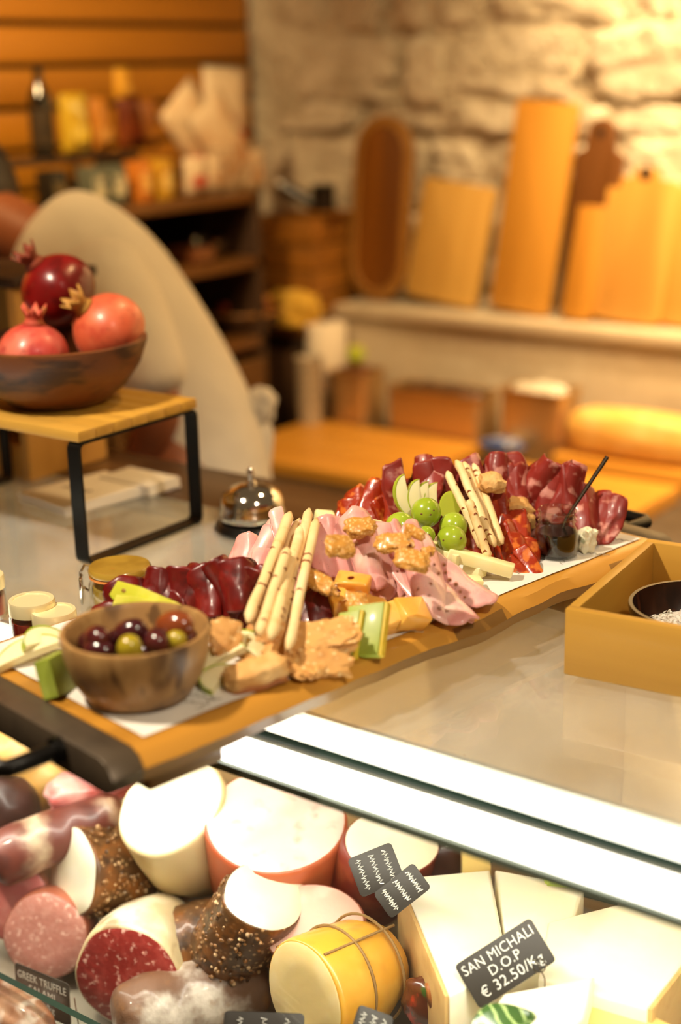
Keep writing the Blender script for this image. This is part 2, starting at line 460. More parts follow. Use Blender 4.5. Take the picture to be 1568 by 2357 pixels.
for k, u in enumerate((.035, TL-.12)):
    ob('foot', box(.075, TW-.01, .019, (u+.02, TW/2, -.0395), bev=.002), M_acside, tray)
def handle(sgn, u0):
    y0, y1 = .055, TW-.055; x = u0 + sgn*.052
    P = [(u0-sgn*.004, y0, -.011), (u0+sgn*.02, y0, -.011), (x-sgn*.006, y0, -.011), (x, y0+.006, -.011), (x, TW/2, -.011), (x, y1-.006, -.011), (x-sgn*.006, y1, -.011), (u0+sgn*.02, y1, -.011), (u0-sgn*.004, y1, -.011)]
    h = ob('handle', tube(P, .0075, 10), M_black, tray)
    for y in (y0, y1):
        ob('ferrule', tube([(u0-sgn*.001, y, -.011), (u0+sgn*.006, y, -.011)], .011, 14), M_black, h)
handle(-1, -.030); handle(1, TL+.030)
def TP(u, v_, h=0): return TN + TDIR*u + TLEFT*v_ + Vector((0, 0, h))
# parchment sheet
M_paper = mat('parchment', '#dcd8ce', .7, [('noise', 25, '#d5cdbd', .45, .7, .6)], sss=.0)
v, f = [], []; nu, nv = 40, 16; u0, u1, v0, v1 = .014, TL-.008, .003, TW-.004
for i in range(nu+1):
    for j in range(nv+1):
        u = u0+(u1-u0)*i/nu; y = v0+(v1-v0)*j/nv
        y += .0035*noise.noise(Vector((u*7, 3, j/nv*1.5)))
        z = .0014 + .0008*noise.noise(Vector((u*18, y*25, 4)))
        v.append((u, y, z))
for i in range(nu):
    for j in range(nv):
        a = i*(nv+1)+j; f.append((a, a+nv+1, a+nv+2, a+1))
pap = tag(ob('parchment_sheet', pyme(v, f), M_paper, None, TN, Matrix.Rotation(TANG, 3, 'Z')), 'printed white parchment sheet laid along the acacia serving board', 'paper')
bm = bmesh.new(); rnd = random.Random(8)
for k in range(46):
    u = rnd.uniform(u0+.02, u1-.02); y = rnd.uniform(v0+.012, v1-.03) if k % 2 else rnd.uniform(v0+.006, v0+.06)
    a = rnd.choice((.3, .35, -1.2)); pts = []
    for q in range(12):
        s = q*.0024
        pts.append((u+math.cos(a)*s - math.sin(a)*.003*math.sin(q*2.1+k), y+math.sin(a)*s + math.cos(a)*.003*math.cos(q*1.7+k), .0026))
    tube_bm(bm, pts, .00028, 4, True)
tag(ob('print', me_from(bm), mat('print_ink', '#8f8874', .8), pap), kind='stuff')
# ================================================================== FOOD MATERIALS
M_ham = mat('cooked_ham', '#dc9a94', .33, [('noise', 28, '#eabfb2', .42, .68, .8), ('noise', 60, '#c4746e', .5, .75, .5), ('noise', 14, '#f0d2bd', .58, .75, .6), ('spots', 240, '#7a4424', .05, .14, .5)], bump=[('noise', 160, .12, .001)], sss=.25, coat=.25)
M_bres = mat('bresaola', '#5c0c09', .36, [('noise', 34, '#7c1812', .42, .7, .8), ('noise', 80, '#340504', .5, .7, .7), ('noise', 60, '#a8483e', .66, .78, .45)], bump=[('noise', 140, .2, .001)], sss=.12, coat=.2)
M_sal = mat('salami_slice', '#84251c', .42, [('noise', 60, '#c98a7c', .54, .66, .9, (1, 1, 1), 2), ('noise', 25, '#6a140f', .5, .75, .5)], bump=[('noise', 150, .2, .001)], sss=.12, coat=.12)
M_chor = mat('chorizo_slice', '#962a0c', .3, [('noise', 75, '#d0722c', .52, .64, .85, (1, 1, 1), 2), ('noise', 40, '#6a1406', .55, .75, .6)], bump=[('noise', 130, .45, .0018)], sss=.12, coat=.4)
M_stick = mat('breadstick_crust', '#e6c88e', .6, [('noise', 55, '#c9974e', .52, .75, .7), ('noise', 18, '#f0dcae', .5, .7, .6)], bump=[('noise', 180, .35, .001)])
M_scorch = mat('scorch', '#8a4a1e', .6)
M_cracker = mat('sesame_cracker', '#cf9a55', .65, [('spots', 150, '#ecd095', .12, .32, .9), ('noise', 50, '#a8682a', .52, .75, .6)], bump=[('spots', 150, -.9, .003)])
M_brittle = mat('sesame_brittle', '#c48a3a', .42, [('spots', 330, '#e9c07a', .18, .42, .95), ('noise', 40, '#9a5c1e', .55, .8, .6)], bump=[('spots', 330, -1., .003)], coat=.3)
M_amber = mat('amber_cheese', '#e3a440', .35, [('noise', 30, '#efbb5e', .4, .7, .8), ('noise', 80, '#cf8a2a', .6, .8, .5)], bump=[('noise', 70, .35, .002)], sss=.35, sssr=(.9, .4, .08), coat=.3)
M_kash = mat('pale_cheese', '#efe2a6', .45, [('noise', 30, '#f6edc2', .4, .7, .7)], bump=[('noise', 90, .2, .001)], sss=.3, sssr=(.9, .7, .3))
M_grape = mat('green_grape', '#8fa524', .22, [('noise', 22, '#a9bb3a', .4, .7, .7), ('spots', 40, '#7d7a24', .04, .10, .4)], sss=.35, sssr=(.6, .7, .1), coat=.35)
M_grapeflesh = mat('grape_flesh', '#b3ba3e', .3, sss=.4, sssr=(.6, .7, .15), coat=.3)
M_dgrape = mat('dark_grape', '#2a0d12', .25, [('noise', 40, '#51303a', .5, .75, .6)], coat=.3)
M_applef = mat('apple_flesh', '#ece2b0', .42, [('noise', 40, '#dccb88', .5, .75, .6)], sss=.25, sssr=(.8, .7, .3), coat=.15)
M_applesk = mat('green_apple_skin', '#a2b62c', .3, [('noise', 30, '#c2cc50', .45, .7, .7)], coat=.3)
M_melonf = mat('melon_flesh', '#8f9e38', .45, [('noise', 35, '#adb65e', .45, .75, .7)], sss=.1, sssr=(.7, .8, .2), coat=.08)
M_melonr = mat('yellow_melon_rind', '#c4a526', .5, [('noise', 60, '#d4bc42', .45, .7, .7)], bump=[('noise', 90, .4, .002)])
M_olive = mat('kalamata_olive', '#3c1418', .18, [('noise', 30, '#6a2a22', .45, .75, .8)], coat=.5)
M_olive2 = mat('brown_olive', '#7a3a1c', .18, [('noise', 30, '#96502c', .45, .75, .7)], coat=.5)
M_oliveg = mat('green_olive', '#9c8a1c', .25, [('noise', 40, '#b4a334', .45, .7, .7)], coat=.4)
M_blue = mat('blue_cheese', '#e6e0c2', .55, [('noise', 50, '#7f8f6e', .58, .7, .8)], bump=[('noise', 70, .6, .003)], sss=.2)
M_toast = mat('toast_crumb', '#cf9b58', .7, [('noise', 40, '#e2bd7e', .45, .7, .8), ('noise', 25, '#a9692c', .58, .78, .6)], bump=[('noise', 90, .8, .003)])
# ---- helper: a slice of meat
def meat(name, px, py, h, a, b, curl, cone, rot, m, th, label, cat, group, seed, amp=.001, freq=45, fold=0., edge=.05, pl=(0, 0), jit=14):
    p = onz(px, py, ZT+h); rj = random.Random(seed*13+1); J = jit
    rot = (rot[0]+rj.uniform(-J, J)*.6, rot[1]+rj.uniform(-J, J), rot[2]+rj.uniform(-J, J)*1.5)
    o = ob(name, slice_me(a, b, curl, cone, amp, freq, seed, edge, fold, pl), m, None, p, vrot(*rot), 180)
    solid(o, th)
    return tag(o, label, cat, group)
# ---- bresaola
def bres(k, px, py, h, a, b, curl, cone, rot, lab='folded dark red bresaola slice heaped between olive bowl and breadsticks', grp='bresaola slices heaped behind the olive bowl', **q):
    return meat('bresaola_slice', px, py, h, a*1.35, b*.85, curl*1.0, -.45 if cone > 0 else .35, (rot[0]+12, rot[1]*1.5, rot[2]), M_bres, .0014, lab, 'cured meat', grp, 10+k, q.pop('amp', .0016), pl=q.pop('pl', (.7, .0025)), jit=20, **q)
BL = {0: 'flat dark red bresaola slice touching the back rim of the olive bowl', 1: 'curled bresaola slice under the blunt end of the pear slices', 2: 'open rolled bresaola slice above the two pear slices', 4: 'broad smooth bresaola slice bulging in the middle of the heap', 6: 'bresaola slice tucked under the reddish dark grape', 7: 'bresaola slice between the two dark grapes', 8: 'bresaola slice tucked under the blue-black grape', 9: 'narrow bresaola roll pressed against the first breadstick', 12: 'bresaola slice hanging below the breadstick tips', 16: 'bresaola slice underneath the leaning breadsticks'}
for k, r_ in enumerate([
    (250, 1432, .018, .030, .028, 45, .2, (25, 0, 20)),
    (300, 1388, .030, .030, .032, 55, .3, (40, 0, -10)),
    (350, 1368, .036, .028, .032, 60, -.3, (52, 8, 12)),
    (405, 1366, .036, .026, .030, 60, .3, (50, -10, -16)),
    (445, 1368, .036, .028, .034, 55, .2, (58, 6, 6)),
    (430, 1400, .020, .034, .032, 40, .2, (40, 4, 30)),
    (480, 1358, .042, .026, .030, 60, .4, (46, 14, -24)),
    (515, 1350, .046, .026, .032, 62, -.3, (58, -12, 14)),
    (548, 1345, .050, .026, .030, 58, .3, (52, -4, 32)),
    (562, 1375, .036, .024, .034, 70, .2, (68, 10, -8)),
    (505, 1400, .022, .030, .032, 45, -.2, (66, -6, 20)),
    (540, 1405, .022, .028, .032, 50, .2, (62, 6, -18)),
    (585, 1410, .022, .026, .030, 50, .2, (60, 0, 6)),
    (350, 1410, .018, .034, .034, 38, .1, (35, 0, -20)),
    (300, 1420, .012, .034, .030, 35, .1, (28, 0, 10)),
    (390, 1395, .026, .030, .032, 45, .3, (48, 6, 20)),
    (600, 1362, .040, .024, .030, 60, .2, (55, -6, -20))]):
    bres(k, *r_[:5], r_[5], r_[6], r_[7], **({'lab': BL[k]} if k in BL else {}))
for k, r_ in enumerate([(722, 1392, .022, .030, .032, 48, .2, (42, 6, -14)), (745, 1415, .014, .034, .030, 36, -.2, (38, 4, 18)), (700, 1418, .012, .028, .030, 40, .2, (45, -6, 6))]):
    bres(30+k, *r_[:5], r_[5], r_[6], r_[7], lab='rolled dark red bresaola slice between breadsticks and amber cheese', grp='bresaola slices beside the amber cheese')
# ---- cooked ham
def ham(k, px, py, h, a, b, curl, cone, rot, lab='folded pink cooked ham slice with spice crumbs', grp='ham slices folded in the middle of the board', **q):
    return meat('ham_slice', px, py, h, a, b, curl, cone, rot, M_ham, .0022, lab, 'ham', grp, 50+k, q.pop('amp', .0016), q.pop('freq', 32), pl=q.pop('pl', (1.1, .004)), jit=q.pop('jit', 14), **q)
HL = {0: 'pink ham fold right against the last breadstick', 2: 'pink ham fold under the roundest sesame brittle shard', 4: 'tall cone of pink ham at the top of the ham heap', 5: 'shiny draped ham slice hanging over the amber cheese', 7: 'pink ham fold between brittle shards and smallest grape', 8: 'long pink ham slice sliding down from the brittle shard', 9: 'large smooth ham slice reaching the bare parchment', 10: 'spiced ham slice lying along the pale cheese sticks', 11: 'lowest ham slice ending near the edge of the board', 12: 'ham slice tucked behind the amber cheese chunks'}
for k, r_ in enumerate([
    (715, 1262, .050, .036, .030, 48, .3, (60, 10, 30)),
    (745, 1290, .040, .034, .032, 52, -.3, (62, -8, -10)),
    (775, 1255, .058, .038, .034, 50, .5, (50, 6, 12)),
    (800, 1300, .036, .036, .030, 45, -.2, (56, 10, -26)),
    (845, 1262, .060, .032, .044, 62, -.5, (52, 4, -4)),
    (862, 1285, .050, .036, .046, 48, -.4, (48, -8, 16)),
    (905, 1300, .040, .034, .038, 50, .3, (46, 6, -20)),
    (945, 1275, .046, .030, .038, 58, -.4, (46, 8, 24)),
    (985, 1312, .042, .030, .056, 52, -.35, (34, 8, 30)),
    (1005, 1350, .026, .038, .052, 40, -.3, (28, 6, 24)),
    (1050, 1322, .028, .036, .050, 34, -.2, (26, 4, 34)),
    (1040, 1372, .014, .034, .036, 34, -.2, (24, 6, 20)),
    (925, 1350, .022, .034, .040, 42, .2, (40, 0, -10)),
    (870, 1340, .024, .036, .036, 40, .2, (44, 4, 12)),
    (830, 1322, .028, .034, .036, 40, -.2, (46, -4, 6)),
    (760, 1320, .026, .034, .034, 42, .2, (48, 4, -20))]):
    ham(k, *r_[:5], r_[5], r_[6], r_[7], **({'lab': HL[k]} if k in HL else {}))
for k, r_ in enumerate([(560, 1290, .034, .030, .030, 48, .2, (48, 6, 14)), (600, 1272, .044, .030, .032, 50, -.3, (50, -6, -18)), (640, 1255, .050, .032, .032, 52, .3, (52, 8, 10)), (655, 1222, .062, .020, .026, 70, .3, (40, 0, 20)), (668, 1290, .034, .034, .034, 42, .2, (46, 0, -6)), (620, 1310, .026, .034, .034, 40, .2, (46, 0, -6))]):
    ham(30+k, *r_[:5], r_[5], r_[6], r_[7], lab={0: 'torn pink ham fold directly behind the blue-black grape', 3: 'small pink ham curl behind the breadstick tops'}.get(k, 'folded pink ham slice behind the dark grapes and breadsticks'), grp='ham slices behind the breadsticks')
# ---- salami
def sal(k, px, py, h, a, b, curl, cone, rot, lab, grp, m=M_sal, name='salami_slice', **q):
    return meat(name, px, py, h, a*1.1, b*.95, curl*.95, -.5 if cone > 0 else .4, rot, m, .0018, lab, 'salami', grp, 90+k, q.pop('amp', .0016), pl=q.pop('pl', (1.3, .0045)), jit=24, **q)
L1, G1 = 'marbled red salami slice ruffled behind the green apple fan', 'salami slices behind the apple fan'
for k, r_ in enumerate([(930, 1125, .070, .034, .034, 45, .3, (62, 8, 20)), (962, 1112, .074, .034, .034, 48, -.3, (58, -6, -14)), (1005, 1122, .070, .032, .034, 45, .2, (60, 6, 8)), (925, 1165, .046, .034, .034, 40, .2, (60, 6, 10)), (990, 1160, .050, .036, .036, 40, .2, (60, 0, 0)), (1050, 1140, .056, .034, .034, 40, .2, (70, 0, -12))]):
    sal(k, *r_[:5], r_[5], r_[6], r_[7], {0: 'marbled salami ruffle between chorizo and the first apple slice', 1: 'highest marbled salami ruffle above the apple fan'}.get(k, L1), G1)
SL = {0: 'marbled salami ruffle directly behind the tops of the leaning breadsticks', 2: 'marbled salami ruffle behind the crouton among the slices', 6: 'marbled salami ruffle behind the balsamic jar mouth', 8: 'narrow upright salami fold behind the spoon handle', 7: 'marbled salami fold touching the spoon handle'}
L2, G2 = 'marbled red salami slice ruffled behind jar and leaning breadsticks', 'salami slices along the far end of the board'
for k, r_ in enumerate([(1110, 1110, .068, .034, .034, 46, .3, (58, 6, 16)), (1150, 1112, .066, .034, .036, 50, -.3, (60, -8, -10)), (1185, 1108, .066, .036, .036, 48, .3, (56, 4, 10)), (1225, 1112, .062, .036, .036, 46, -.2, (58, 8, -16)), (1215, 1140, .050, .038, .038, 38, .2, (56, 4, 6)), (1165, 1145, .050, .038, .038, 38, .2, (58, 0, 20)), (1262, 1132, .054, .034, .034, 46, .3, (60, -6, 12)), (1295, 1135, .054, .028, .036, 60, -.3, (64, 10, -24)), (1322, 1125, .058, .024, .034, 70, .3, (72, -8, 18)), (1120, 1170, .036, .036, .036, 40, .2, (58, 0, 0)), (1290, 1170, .034, .036, .036, 40, .2, (58, 0, 10)), (1240, 1165, .036, .036, .036, 40, .2, (58, 0, -10)), (1180, 1180, .030, .036, .036, 40, .2, (58, 0, -10))]):
    sal(20+k, *r_[:5], r_[5], r_[6], r_[7], SL.get(k, L2), G2)
L3, G3 = 'marbled red salami slice curled beside the blue cheese', 'salami slices beside the blue cheese'
for k, r_ in enumerate([(1352, 1180, .034, .034, .036, 44, .3, (54, 8, 20)), (1380, 1190, .026, .034, .036, 46, -.3, (50, 6, -14)), (1375, 1220, .014, .034, .032, 34, .2, (40, 6, 10))]):
    sal(40+k, *r_[:5], r_[5], r_[6], r_[7], ['salami slice curled between spoon handle and blue cheese', 'salami slice at the last end of the heap above parchment', 'lowest salami slice lying behind the blue cheese lump'][k], G3)
# ---- chorizo
L4, G4 = 'oily orange-red chorizo slice heaped against the speckled green grape', 'chorizo slices beside the grapes'
for k, r_ in enumerate([(835, 1180, .040, .032, .034, 45, .3, (52, 6, -18)), (868, 1168, .048, .032, .034, 45, -.3, (56, 8, 12)), (898, 1160, .052, .030, .032, 50, .3, (60, -6, -8)), (885, 1195, .034, .034, .034, 38, .2, (50, 4, 16)), (850, 1205, .028, .034, .034, 38, .2, (48, 4, -10)), (920, 1190, .036, .032, .034, 42, .2, (54, -6, 14)), (815, 1202, .030, .032, .030, 38, .2, (46, 4, -26))]):
    sal(60+k, *r_[:5], r_[5], r_[6], r_[7], L4, G4, M_chor, 'chorizo_slice')
L5, G5 = 'oily orange-red chorizo slice folded between breadsticks and balsamic jar', 'chorizo slices beside the jar'
for k, r_ in enumerate([(1172, 1185, .040, .024, .034, 75, .3, (72, 8, 14)), (1160, 1215, .030, .030, .032, 55, -.2, (60, -6, -12)), (1195, 1235, .024, .030, .034, 55, .3, (56, 8, 20)), (1180, 1262, .016, .030, .032, 50, -.3, (52, -4, -10)), (1205, 1275, .014, .028, .030, 55, .3, (46, 10, 24)), (1215, 1300, .008, .022, .024, 60, .3, (36, 6, 14)), (1150, 1245, .018, .030, .030, 45, .2, (54, 0, 6)), (1100, 1245, .016, .030, .030, 40, .2, (54, 0, 6))]):
    sal(80+k, *r_[:5], r_[5], r_[6], r_[7], {0: 'upright orange-red chorizo fold standing behind the breadstick bundle', 2: 'orange-red chorizo fold pressed against the balsamic jar', 5: 'lowest small chorizo curl on bare parchment before the jar', 7: 'chorizo slice hidden behind the leaning breadsticks and grapes'}.get(k, L5), G5, M_chor, 'chorizo_slice')
# ---- breadsticks
def stick(k, A, hA, B, dB, r, lab, grp):
    a = onz(A[0], A[1], ZT+hA); b = atd(B[0], B[1], dB)
    rnd = random.Random(k*7+3); n = 18; pts, rad = [], []
    ax = (b-a); L_ = ax.length; o_ = a
    for i in range(n+1):
        t_ = i/n
        p = ax*t_ + Vector((noise.noise(Vector((t_*3, k*5., 1))), noise.noise(Vector((t_*3, k*5., 7))), noise.noise(Vector((t_*3, k*5., 3)))))*.0022
        pts.append(p)
        e = math.sqrt(max(0, 1-((abs(t_-.5)*2-.93)/.07)**2)) if abs(t_-.5)*2 > .93 else 1
        rad.append(r*(.35+.65*e)*(1+.1*noise.noise(Vector((t_*9, k*3., 5)))))
    th = thing('breadstick', lab, 'breadstick', o_, None, grp)
    ob('crust', tube(pts, rad, 12), M_stick, th, smooth=180)
    bm = bmesh.new()
    for q in range(5):                                   # scorched score marks
        i = rnd.uniform(.08, .92); p = ax*i; d = ax.normalized()
        j = min(n, int(round(i*n))); p = pts[j]
        toc = (CAM-(o_+p)).normalized(); side = d.cross(toc).normalized(); s0 = rnd.uniform(-1.2, .8)
        arc = []
        for s in range(5):
            an = s0 + s*.23
            nn = (toc*math.cos(an)+side*math.sin(an)).normalized(); nn = (nn-d*nn.dot(d)).normalized()
            arc.append(p + nn*(rad[j]*1.005) + d*(.0016*math.sin(s/4*math.pi)))
        tube_bm(bm, arc, [.0003, .0009, .0012, .0009, .0003], 5)
    tag(ob('score_mark', me_from(bm), M_scorch, th), kind='stuff')
    return th
LB, GB = 'pale breadstick with brown scores leaning on the bresaola', 'breadsticks leaning between bresaola and ham'
for k, (A, hA, B, dB, r) in enumerate([((572, 1432), .040, (668, 1180), 1.385, .0054), ((588, 1452), .028, (690, 1195), 1.40, .0046), ((597, 1462), .038, (662, 1262), 1.30, .0052), ((622, 1470), .040, (694, 1210), 1.365, .0052), ((640, 1455), .030, (712, 1172), 1.39, .0050), ((662, 1495), .028, (729, 1194), 1.375, .0048)]):
    stick(k, A, hA, B, dB, r, {0: 'breadstick lying closest to the bresaola heap in its bundle', 2: 'shorter breadstick on top of the bundle over the bresaola', 4: 'breadstick with the highest flared tip in its bundle', 5: 'thin breadstick on the ham side of the bundle'}.get(k, LB), GB)
LB2, GB2 = 'thin seeded breadstick leaning between green grapes and chorizo', 'breadsticks leaning between grapes and jar'
for k, (A, hA, B, dB, r) in enumerate([((1126, 1285), .022, (1078, 1150), 1.44, .0046), ((1112, 1265), .026, (1030, 1085), 1.485, .0042), ((1140, 1258), .030, (1050, 1060), 1.495, .0044), ((1150, 1255), .024, (1068, 1064), 1.51, .0048), ((1157, 1252), .028, (1090, 1068), 1.515, .0042)]):
    stick(20+k, A, hA, B, dB, r, {0: 'shortest thin breadstick at the front of the grape-side bundle', 1: 'thin breadstick closest to the apple fan', 4: 'thin breadstick closest to the standing chorizo fold'}.get(k, LB2), GB2)
# ---- olive bowl
M_olivewood = mat('olive_wood', '#9a7444', .45, [('noise', 15, '#4a2e16', .47, .60, .85, (1, 1, .6), 3), ('noise', 60, '#b8945c', .48, .66, .5, (1, 1, .2)), ('noise', 90, '#3e2410', .55, .66, .7, (1, 1, .15))], bump=[('noise', 120, .12, .001, (1, 1, .3))], coat=.1)
bp = onz(322, 1596, ZT+.002)
bowl_prof = [(0, 0), (.036, 0), (.045, .004), (.054, .019), (.0595, .037), (.0625, .055), (.0612, .0585), (.0580, .0585), (.0555, .054), (.052, .036), (.044, .020), (.02, .013), (0, .012)]
ob_ = tag(ob('olive_bowl', lathe(bowl_prof, 48), M_olivewood, None, bp, Matrix.Rotation(.8, 3, 'Z')), 'small turned olive-wood bowl filled with olives on the board', 'bowl')
def ellip(L_, W, m, name, p, rot, label, cat, grp=None, dim=None):
    prof = [(0, -L_/2)] + [(W/2*math.sin(math.pi*i/14)**.9, -L_/2*math.cos(math.pi*i/14)) for i in range(1, 14)] + [(0, L_/2)]
    o = ob(name, lathe(prof, 20), m, None, p, rot, 180)
    return tag(o, label, cat, grp)
GO = 'dark olives in the olive-wood bowl'; LO = 'glossy dark purple olive low in the olive-wood bowl'
rnd = random.Random(2)
for k, (px, py, h, L_, W, rot, m) in enumerate([
    (225, 1468, .060, .027, .021, (80, 10, 30), 0), (300, 1455, .064, .030, .022, (70, 0, 80), 0), (402, 1440, .066, .036, .025, (75, 0, 60), 1),
    (360, 1475, .060, .030, .022, (80, 0, 20), 0), (228, 1497, .052, .028, .020, (90, 0, 70), 0), (345, 1505, .047, .028, .021, (90, 0, 100), 0),
    (260, 1480, .048, .028, .021, (80, 0, 140), 0), (320, 1478, .044, .028, .021, (90, 0, 10), 0), (390, 1480, .046, .028, .021, (90, 0, 50), 0), (430, 1470, .046, .026, .020, (90, 0, 150), 0), (195, 1478, .046, .024, .019, (90, 0, 40), 0)]):
    p = onz(px, py, ZT+h)
    dx = Vector((p.x-bp.x, p.y-bp.y, 0))
    if dx.length > .040: p -= dx*(1-.040/dx.length)
    if m: ellip(L_, W, M_olive2, 'olive', p, vrot(*rot), 'large reddish brown olive at the rim of the olive-wood bowl', 'olive')
    else: ellip(L_, W, M_olive, 'olive', p, vrot(*rot), {0: 'dark purple olive at the handle side of the bowl', 1: 'bright-glinting purple olive behind the larger pale olive', 3: 'brownish purple olive between the two pale olives'}.get(k, LO), 'olive', GO)
for (px, py, h, L_, W, rot) in [(298, 1497, .060, .024, .021, (20, 0, 0)), (426, 1478, .058, .022, .018, (60, 0, 20))]:
    p = onz(px, py, ZT+h); dx = Vector((p.x-bp.x, p.y-bp.y, 0))
    if dx.length > .042: p -= dx*(1-.042/dx.length)
    ellip(L_, W, M_oliveg, 'olive', p, vrot(*rot), 'pale yellow-green olive half in the olive-wood bowl', 'olive', 'green olives in the olive-wood bowl')
# ---- grapes
for k, (px, py, d_, W) in enumerate([(981, 1180, 1.455, .031), (921, 1214, 1.44, .031), (981, 1232, 1.42, .0185), (1044, 1212, 1.455, .029), (1040, 1243, 1.43, .030)]):
    c = atd(px, py, d_)
    th = thing('green_grape', ['large round green grape on top of the grape cluster', 'speckled green grape at the chorizo side of the cluster', 'smallest round green grape at the front of the cluster', 'green grape under the half grape beside the breadsticks', 'green grape resting on the pale cheese sticks'][k], 'grape', c, vrot(20, 10*k, 40*k), 'green grapes on the board')
    prof = [(0, -W/2)] + [(W/2*math.sin(math.pi*i/16), -W/2*1.03*math.cos(math.pi*i/16)) for i in range(1, 16)] + [(0, W/2)]
    ob('berry', lathe(prof, 24), M_grape, th, smooth=180)
    sc = lump(.0022, .0020, .0010, .3, 2, k, 2)
    rr = random.Random(k)
    for q in range(3):
        dirn = (vrot(20, 10*k, 40*k).transposed() @ (CAM-c).normalized() + Vector((rr.uniform(-.6, .6), rr.uniform(-.6, .6), rr.uniform(-.6, .6)))).normalized()
        ob('blemish', sc, mat('stem_scar', '#6a4a20', .7), th, dirn*W/2*1.0, lookrot(dirn))
W = .030; c = atd(1036, 1163, 1.475)
hp = [(0, -W/2)] + [(W/2*.75*math.sin(math.pi*i/12), -W/2*math.cos(math.pi*i/12)) for i in range(1, 12)] + [(0, W/2)]
me = lathe(hp, 24); bm = bmesh.new(); bm.from_mesh(me)
bmesh.ops.bisect_plane(bm, geom=bm.verts[:]+bm.edges[:]+bm.faces[:], plane_co=(0, 0, 0), plane_no=(0, -1, 0), clear_outer=True)
bmesh.ops.holes_fill(bm, edges=bm.edges[:]); me = me_from(bm)
th = thing('halved_grape', 'halved green grape with cut face beside the apple fan', 'grape', c, vrot(-12, 8, 0))
o = ob('berry', me, M_grape, th, smooth=35); me.materials.append(M_grapeflesh)
for p in me.polygons:
    if p.normal.y < -.95: p.material_index = 1
for k, (px, py, d_, L_, W, lab) in enumerate([(483, 1318, 1.375, .026, .021, 'reddish dark grape lying on the bresaola beside the ham'), (565, 1306, 1.375, .025, .020, 'blue-black grape lying between bresaola and breadsticks')]):
    ellip(L_, W, M_dgrape if k else M_olive, 'dark_grape', atd(px, py, d_), vrot(80, 0, 70), lab, 'grape')
# ---- apple and melon slices
def wedge_me(L_, H, T):
    """crescent slice: flesh body in xy plane, thickness T"""
    out = []; n = 14
    for i in range(n+1):
        a = math.pi*i/n; out.append((-L_/2*math.cos(a), H*math.sin(a)))
    return prism(out + [(L_/2*.5, H*.12), (0, H*.2), (-L_/2*.5, H*.12)], T, T*.15)
def skin_me(L_, H, T):
    n = 14; o1 = [(-L_/2*math.cos(math.pi*i/n), H*math.sin(math.pi*i/n)) for i in range(n+1)]
    o2 = [(x*1.015, y*1.05+.0003) for x, y in o1]
    return prism(o1[::-1]+o2, T*1.02, 0)
def fslice(name, p, rot, L_, H, T, mf, ms, label, cat, grp=None):
    th = thing(name, label, cat, p, rot, grp)
    ob('flesh', wedge_me(L_, H, T), mf, th); ob('skin', skin_me(L_, H, T), ms, th); return th
AP = Matrix(((0, -1, 0), (0, 0, -1), (1, 0, 0)))      # chord upright, skin to the left, face to the viewer
for k, (px, py, d_, tl, L_) in enumerate([(945, 1140, 1.475, 12, .046), (972, 1146, 1.480, 4, .040), (990, 1150, 1.484, 0, .038), (1008, 1152, 1.488, -4, .038)]):
    fslice('apple_slice', atd(px, py, d_), YR @ Euler((R(-14), R(-tl), R(24))).to_matrix() @ AP, L_, .017, .006, M_applef, M_applesk,
           'thin green-skinned apple slice fanned upright behind the grapes', 'apple slice', 'apple slices fanned behind the grapes')
for k, (A, hA, B, hB, lab) in enumerate([((262, 1352), .048, (462, 1418), .045, 'long green pear slice with a seed mark lying over the bresaola'), ((260, 1385), .042, (425, 1412), .042, 'lower long green pear slice lying against the olive bowl')]):
    a, b = onz(*A, ZT+hA), onz(*B, ZT+hB); L_ = (b-a).length; d = (b-a).normalized()
    up = (CAM-(a+b)/2).normalized(); yv = up.cross(d).normalized(); up = d.cross(yv)
    rot = Matrix((d, yv, up)).transposed()
    th = thing('pear_slice', lab, 'pear slice', (a+b)/2, rot)
    out = [(-L_/2, -.007), (-L_/2+.006, -.010), (-L_*.2, -.009), (L_*.2, -.005), (L_/2, -.0015), (L_/2, .0015), (L_*.2, .005), (-L_*.2, .008), (-L_/2+.004, .007)]
    ob('flesh', prism(out, .006, .0012), mat('green_pear', '#c0c23a', .4, [('noise', 30, '#dcd66a', .45, .7, .7)], coat=.2, sss=.2), th)
    ob('skin', prism([(x, y) for x, y in [(-L_/2, -.0072), (-L_/2+.006, -.0102), (-L_*.2, -.0092), (L_*.2, -.0052), (L_/2, -.0017), (L_*.2, -.0044), (-L_*.2, -.0082), (-L_/2+.006, -.0092)]], .0062), M_applesk, th)
    if k == 0: ob('seed_mark', lump(.006, .004, .001, .2, 2, 1, 2), mat('pear_seed_mark', '#8a6a20', .6), th, (-L_/2+.016, 0, .0031))
# melon wedges with yellow rind in front of the amber cheese
def melon(px, py, h, rot, L_, H, T, lab):
    return fslice('melon_wedge', onz(px, py, ZT+h), vrot(*rot), L_, H, T, M_melonf, M_melonr, lab, 'melon wedge')
def melonblock(px, py, h, rot, sx, sy, sz, lab, grp=None):
    th = thing('melon_wedge', lab, 'melon wedge', onz(px, py, ZT+h), vrot(*rot), grp)
    ob('flesh', prism([(-sx/2, -sy/2), (sx/2, -sy/2*1.05), (sx/2*1.05, sy/2), (-sx/2*.9, sy/2*.9)], sz, .002), M_melonf, th)
    ob('rind', prism([(sx/2+.0002, -sy/2*1.05), (sx/2+.0032, -sy/2), (sx/2*1.05+.0036, sy/2*.96), (sx/2*1.05+.0002, sy/2)], sz*1.01, .0012), M_melonr, th)
    return th
melonblock(838, 1450, .018, (48, -10, -22), .036, .050, .009, 'large green melon wedge with yellow rind leaning at the board edge')
melonblock(798, 1462, .014, (48, -10, -26), .022, .046, .008, 'narrow melon wedge with yellow rind leaning beside the crackers')
